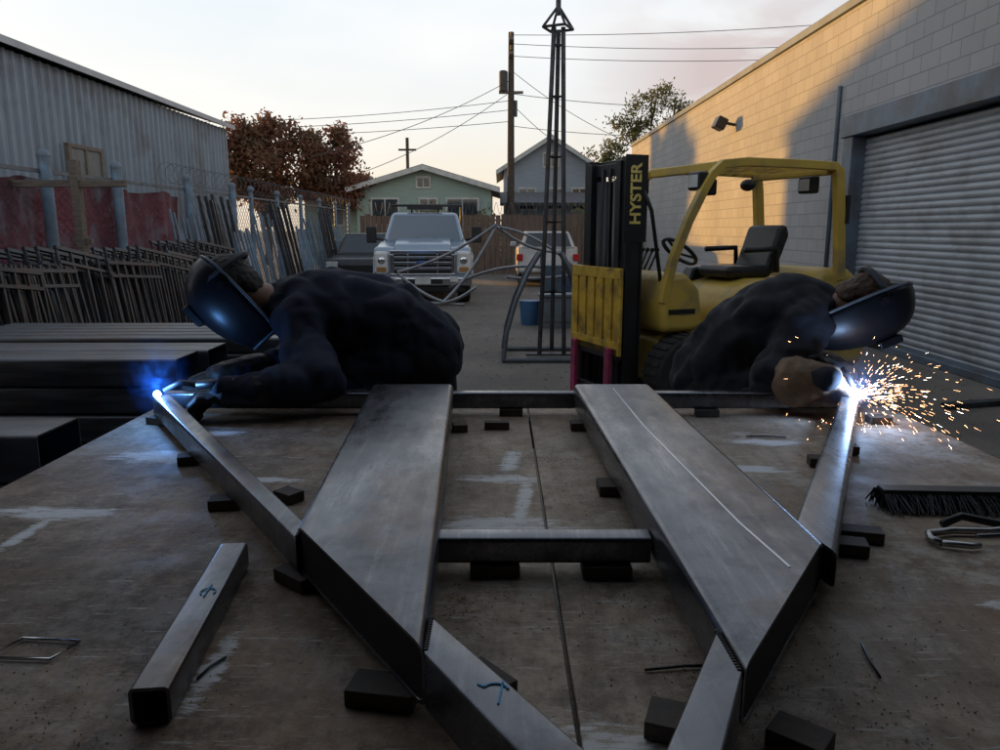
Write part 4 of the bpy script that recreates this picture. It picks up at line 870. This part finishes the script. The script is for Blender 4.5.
    q=MB(); q.pipe([H+HB@Vector((.11*math.cos(a)-.01,.098*math.sin(a),.07)) for a in [2*math.pi*k/20 for k in range(20)]],.011,6,closed=True); q.obj('head_band',GREYP,PS,off,smooth=50)
    for s2 in (-1,1):
        q=MB(); q.pipe([hb(0,s2*.10,.03),hb(0,s2*.122*hs[1],.03)],.014,12); q.obj('helmet_knob',BLACKM,PS,off,smooth=50)
    return PS
off=(-.3,2.95,0)
LJ=dict(pelvis=(-.31,2.98,1.09),waist=(-.44,2.95,1.20),chest=(-.62,2.88,1.235),neck=(-.80,2.81,1.27),head=(-.955,2.72,1.335),shL=(-.72,2.70,1.22),shR=(-.74,3.02,1.22),
 elL=(-.63,2.52,1.03),elR=(-.80,2.93,1.04),wrL=(-.90,2.44,1.02),wrR=(-1.0,2.66,1.03),hpL=(-.29,2.90,1.04),hpR=(-.29,3.08,1.04),knL=(-.46,2.84,.62),knR=(-.26,3.1,.56),anL=(-.30,2.92,.11),anR=(-.28,3.12,.11),foot=(-1,0,0))
hL=hand(LJ['wrL'],(-.95,-.1,-.12),(0.1,.3,-1),-1,50); hR=hand(LJ['wrR'],(-.6,-.75,-.15),(-.3,.3,-1),1,50)
person('person in dark navy hoodie and black helmet bent over welding',LJ,NAVY,LEATH,(-.74,-.12,-.66),(-.66,-.05,.74),HAIR,(-.62,-.12,-.78),(-.78,-.05,.62),{'L':hL,'R':hR},off,
 extra=[('c',(-.34,2.93,1.02),(-.56,2.86,1.04),.13,.13),('c',(-.36,2.90,.90),(-.50,2.86,.92),.10,.09)])
off=(.84,3.0,0)
RJ=dict(pelvis=(.86,3.0,.98),waist=(.95,2.97,1.12),chest=(1.07,2.9,1.21),neck=(1.19,2.84,1.25),head=(1.31,2.76,1.275),shL=(1.12,3.04,1.2),shR=(1.10,2.72,1.2),
 elL=(1.22,2.93,1.0),elR=(.97,2.60,1.02),wrL=(1.24,2.68,1.03),wrR=(1.09,2.47,1.06),hpL=(.86,3.1,.93),hpR=(.86,2.92,.93),knL=(.99,3.12,.5),knR=(1.04,2.86,.5),anL=(.84,3.15,.11),anR=(.84,2.95,.11),foot=(1,0,0))
hL=hand(RJ['wrL'],(-.1,-.95,-.15),(-.5,0,-1),-1,50); hR=hand(RJ['wrR'],(.75,-.1,-.3),(.2,.3,-1),1,50)
SHIRT=fab('dark_plaid_cloth',(.026,.028,.038),(.013,.014,.019),9)
HAIRB=mat('auburn_hair',(.12,.065,.04),.7,0,(.06,.035,.024),30,bs=.8,bscale=70,bdist=.01)
person('person in dark work shirt and black helmet crouched to weld',RJ,SHIRT,LEATHB,(.42,-.12,-1),(1,-.02,.42),HAIRB,(.35,-.1,-1),(1,-.02,.4),{'L':hL,'R':hR},off,hs=(.95,1,1.08),hoff=(.0,0,.02),
 extra=[('c',(.86,2.92,.92),(1.0,2.84,.95),.12,.10)],cuffk=.62,cuffr=.086)
def torch(tip,hnd,tail):
    T=thing('welding_torch',hnd,'black welding torch held at the joint with trailing cable','welding torch',group='welding torches'); tip=Vector(tip);hnd=Vector(hnd);tail=Vector(tail)
    q=MB(); q.pipe([hnd,hnd.lerp(tip,.5)+Vector((0,0,.025)),tip+Vector((0,0,.012))],.009,10,rs=[.011,.009,.008]); q.obj('nozzle',STEELD,T,hnd,smooth=True)
    q=MB(); d=(hnd-tip).normalized(); d.z*=.3; q.pipe([hnd,hnd+d*.13],.016,10); q.obj('grip',BLACKM,T,hnd,smooth=True)
    q=MB(); p=hnd+d*.13; q.pipe([p,p.lerp(tail,.3)+Vector((0,0,.03)),p.lerp(tail,.7)+Vector((0,0,-.02)),tail,tail+Vector((0,.2,-.8))],.011,8); q.obj('cable',RUBBER,T,hnd,smooth=True)
torch((-1.10,2.42,1.02),(-.99,2.42,1.05),(-.5,2.72,.97)); torch((1.165,2.43,1.02),(1.14,2.48,1.09),(.9,2.72,.97))
def arcl(p,c,e,r,es):
    q=MB(); q.ball((0,0,0),r,12,8); o=q.obj('welding_arc',emis('arc_glow_%d'%int(e*10),c,es),smooth=True); tag(o,'brilliant blue-white welding arc at the tube joint','welding arc',p)
    l=bpy.data.lights.new('arc_light','POINT'); l.energy=e; l.color=c; l.shadow_soft_size=.012; lo=lnk(bpy.data.objects.new('arc_light',l)); lo.location=(p[0],p[1]-.01,p[2]+.035)
arcl((-1.12,2.41,1.022),(.16,.42,1.),2.5,.012,70); arcl((1.165,2.41,1.022),(.36,.58,1.),2.8,.017,80)
def smoke(p,c0,r,dens,colr,em,lo=.38,pw=1.9,sc=(1,1,1),ns=17):
    m=bpy.data.materials.new('glowing_weld_smoke'); m.use_nodes=True; nt=m.node_tree; nt.nodes.remove(nt.nodes['Principled BSDF'])
    tc=nt.nodes.new('ShaderNodeTexCoord'); ln=nt.nodes.new('ShaderNodeVectorMath'); ln.operation='LENGTH'; nt.links.new(tc.outputs['Object'],ln.inputs[0])
    fall=rng(nt,ln.outputs['Value'],r,0,0,1); fall=math_(nt,'POWER',fall,pw)
    n=rng(nt,noise(nt,ns,5,dist=1.4),lo,.62,.02,1.); d=math_(nt,'MULTIPLY',fall,n)
    # arc glow painted as smoke emission, strongest near the arc
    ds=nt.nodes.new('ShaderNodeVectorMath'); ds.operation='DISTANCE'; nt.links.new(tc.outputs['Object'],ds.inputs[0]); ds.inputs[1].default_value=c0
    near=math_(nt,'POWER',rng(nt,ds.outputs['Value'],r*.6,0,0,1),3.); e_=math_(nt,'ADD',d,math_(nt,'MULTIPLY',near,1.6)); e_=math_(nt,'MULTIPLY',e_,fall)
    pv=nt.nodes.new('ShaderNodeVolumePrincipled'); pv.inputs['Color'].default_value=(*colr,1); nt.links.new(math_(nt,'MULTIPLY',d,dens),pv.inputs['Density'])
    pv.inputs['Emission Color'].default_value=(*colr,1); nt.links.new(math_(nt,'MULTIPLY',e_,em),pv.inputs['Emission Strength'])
    nt.links.new(pv.outputs[0],nt.nodes['Material Output'].inputs['Volume'])
    q=MB(); q.ball((0,0,0),r,20,14); o=q.obj('smoke',m); o.location=p; o.scale=sc; stuff(o,'thin welding smoke over the arc with painted-in blue glow','smoke')
smoke((-1.12,2.42,1.08),(0,0,-.055),.15,1.5,(.06,.28,1.),5.5,lo=.46,pw=1.2,sc=(.8,.7,1.1),ns=15); smoke((1.175,2.41,1.045),(0,0,-.02),.15,1.0,(.32,.52,1.),4.6,lo=.42)
q=MB(); q2=MB(); c=Vector((1.165,2.41,1.02))
for k2 in range(460):
    d=Vector((random.gauss(.95,.65),random.gauss(-.05,.45),random.gauss(.25,.5))).normalized(); r=abs(random.gauss(0,.17))+.012; p=c+d*r; p.z-=r*r*1.0
    if p.z<TZ+.004:
        if not(p.x<1.39 and p.y<2.66) : p.z-=.02*random.random()
        else: p.z=TZ+.004+random.random()*.015
    s=random.uniform(.00016,.00042); (q if k2%5 else q2).beam(p,p+(d+Vector((0,0,-r*1.8)))*random.uniform(.003,.020),s,s)
for k2 in range(25):
    p=c+Vector((random.gauss(0,.08),random.gauss(0,.05),0)); p.z=TZ+.003; q.ball(p,.0007,5,4)
stuff(q.obj('sparks',emis('orange_spark',(1,.50,.24),18),recalc=False),'orange welding sparks flying from the joint','sparks')
stuff(q2.obj('sparks',emis('white_spark',(1,.86,.72),26),recalc=False),'white-hot welding sparks around the arc','sparks')
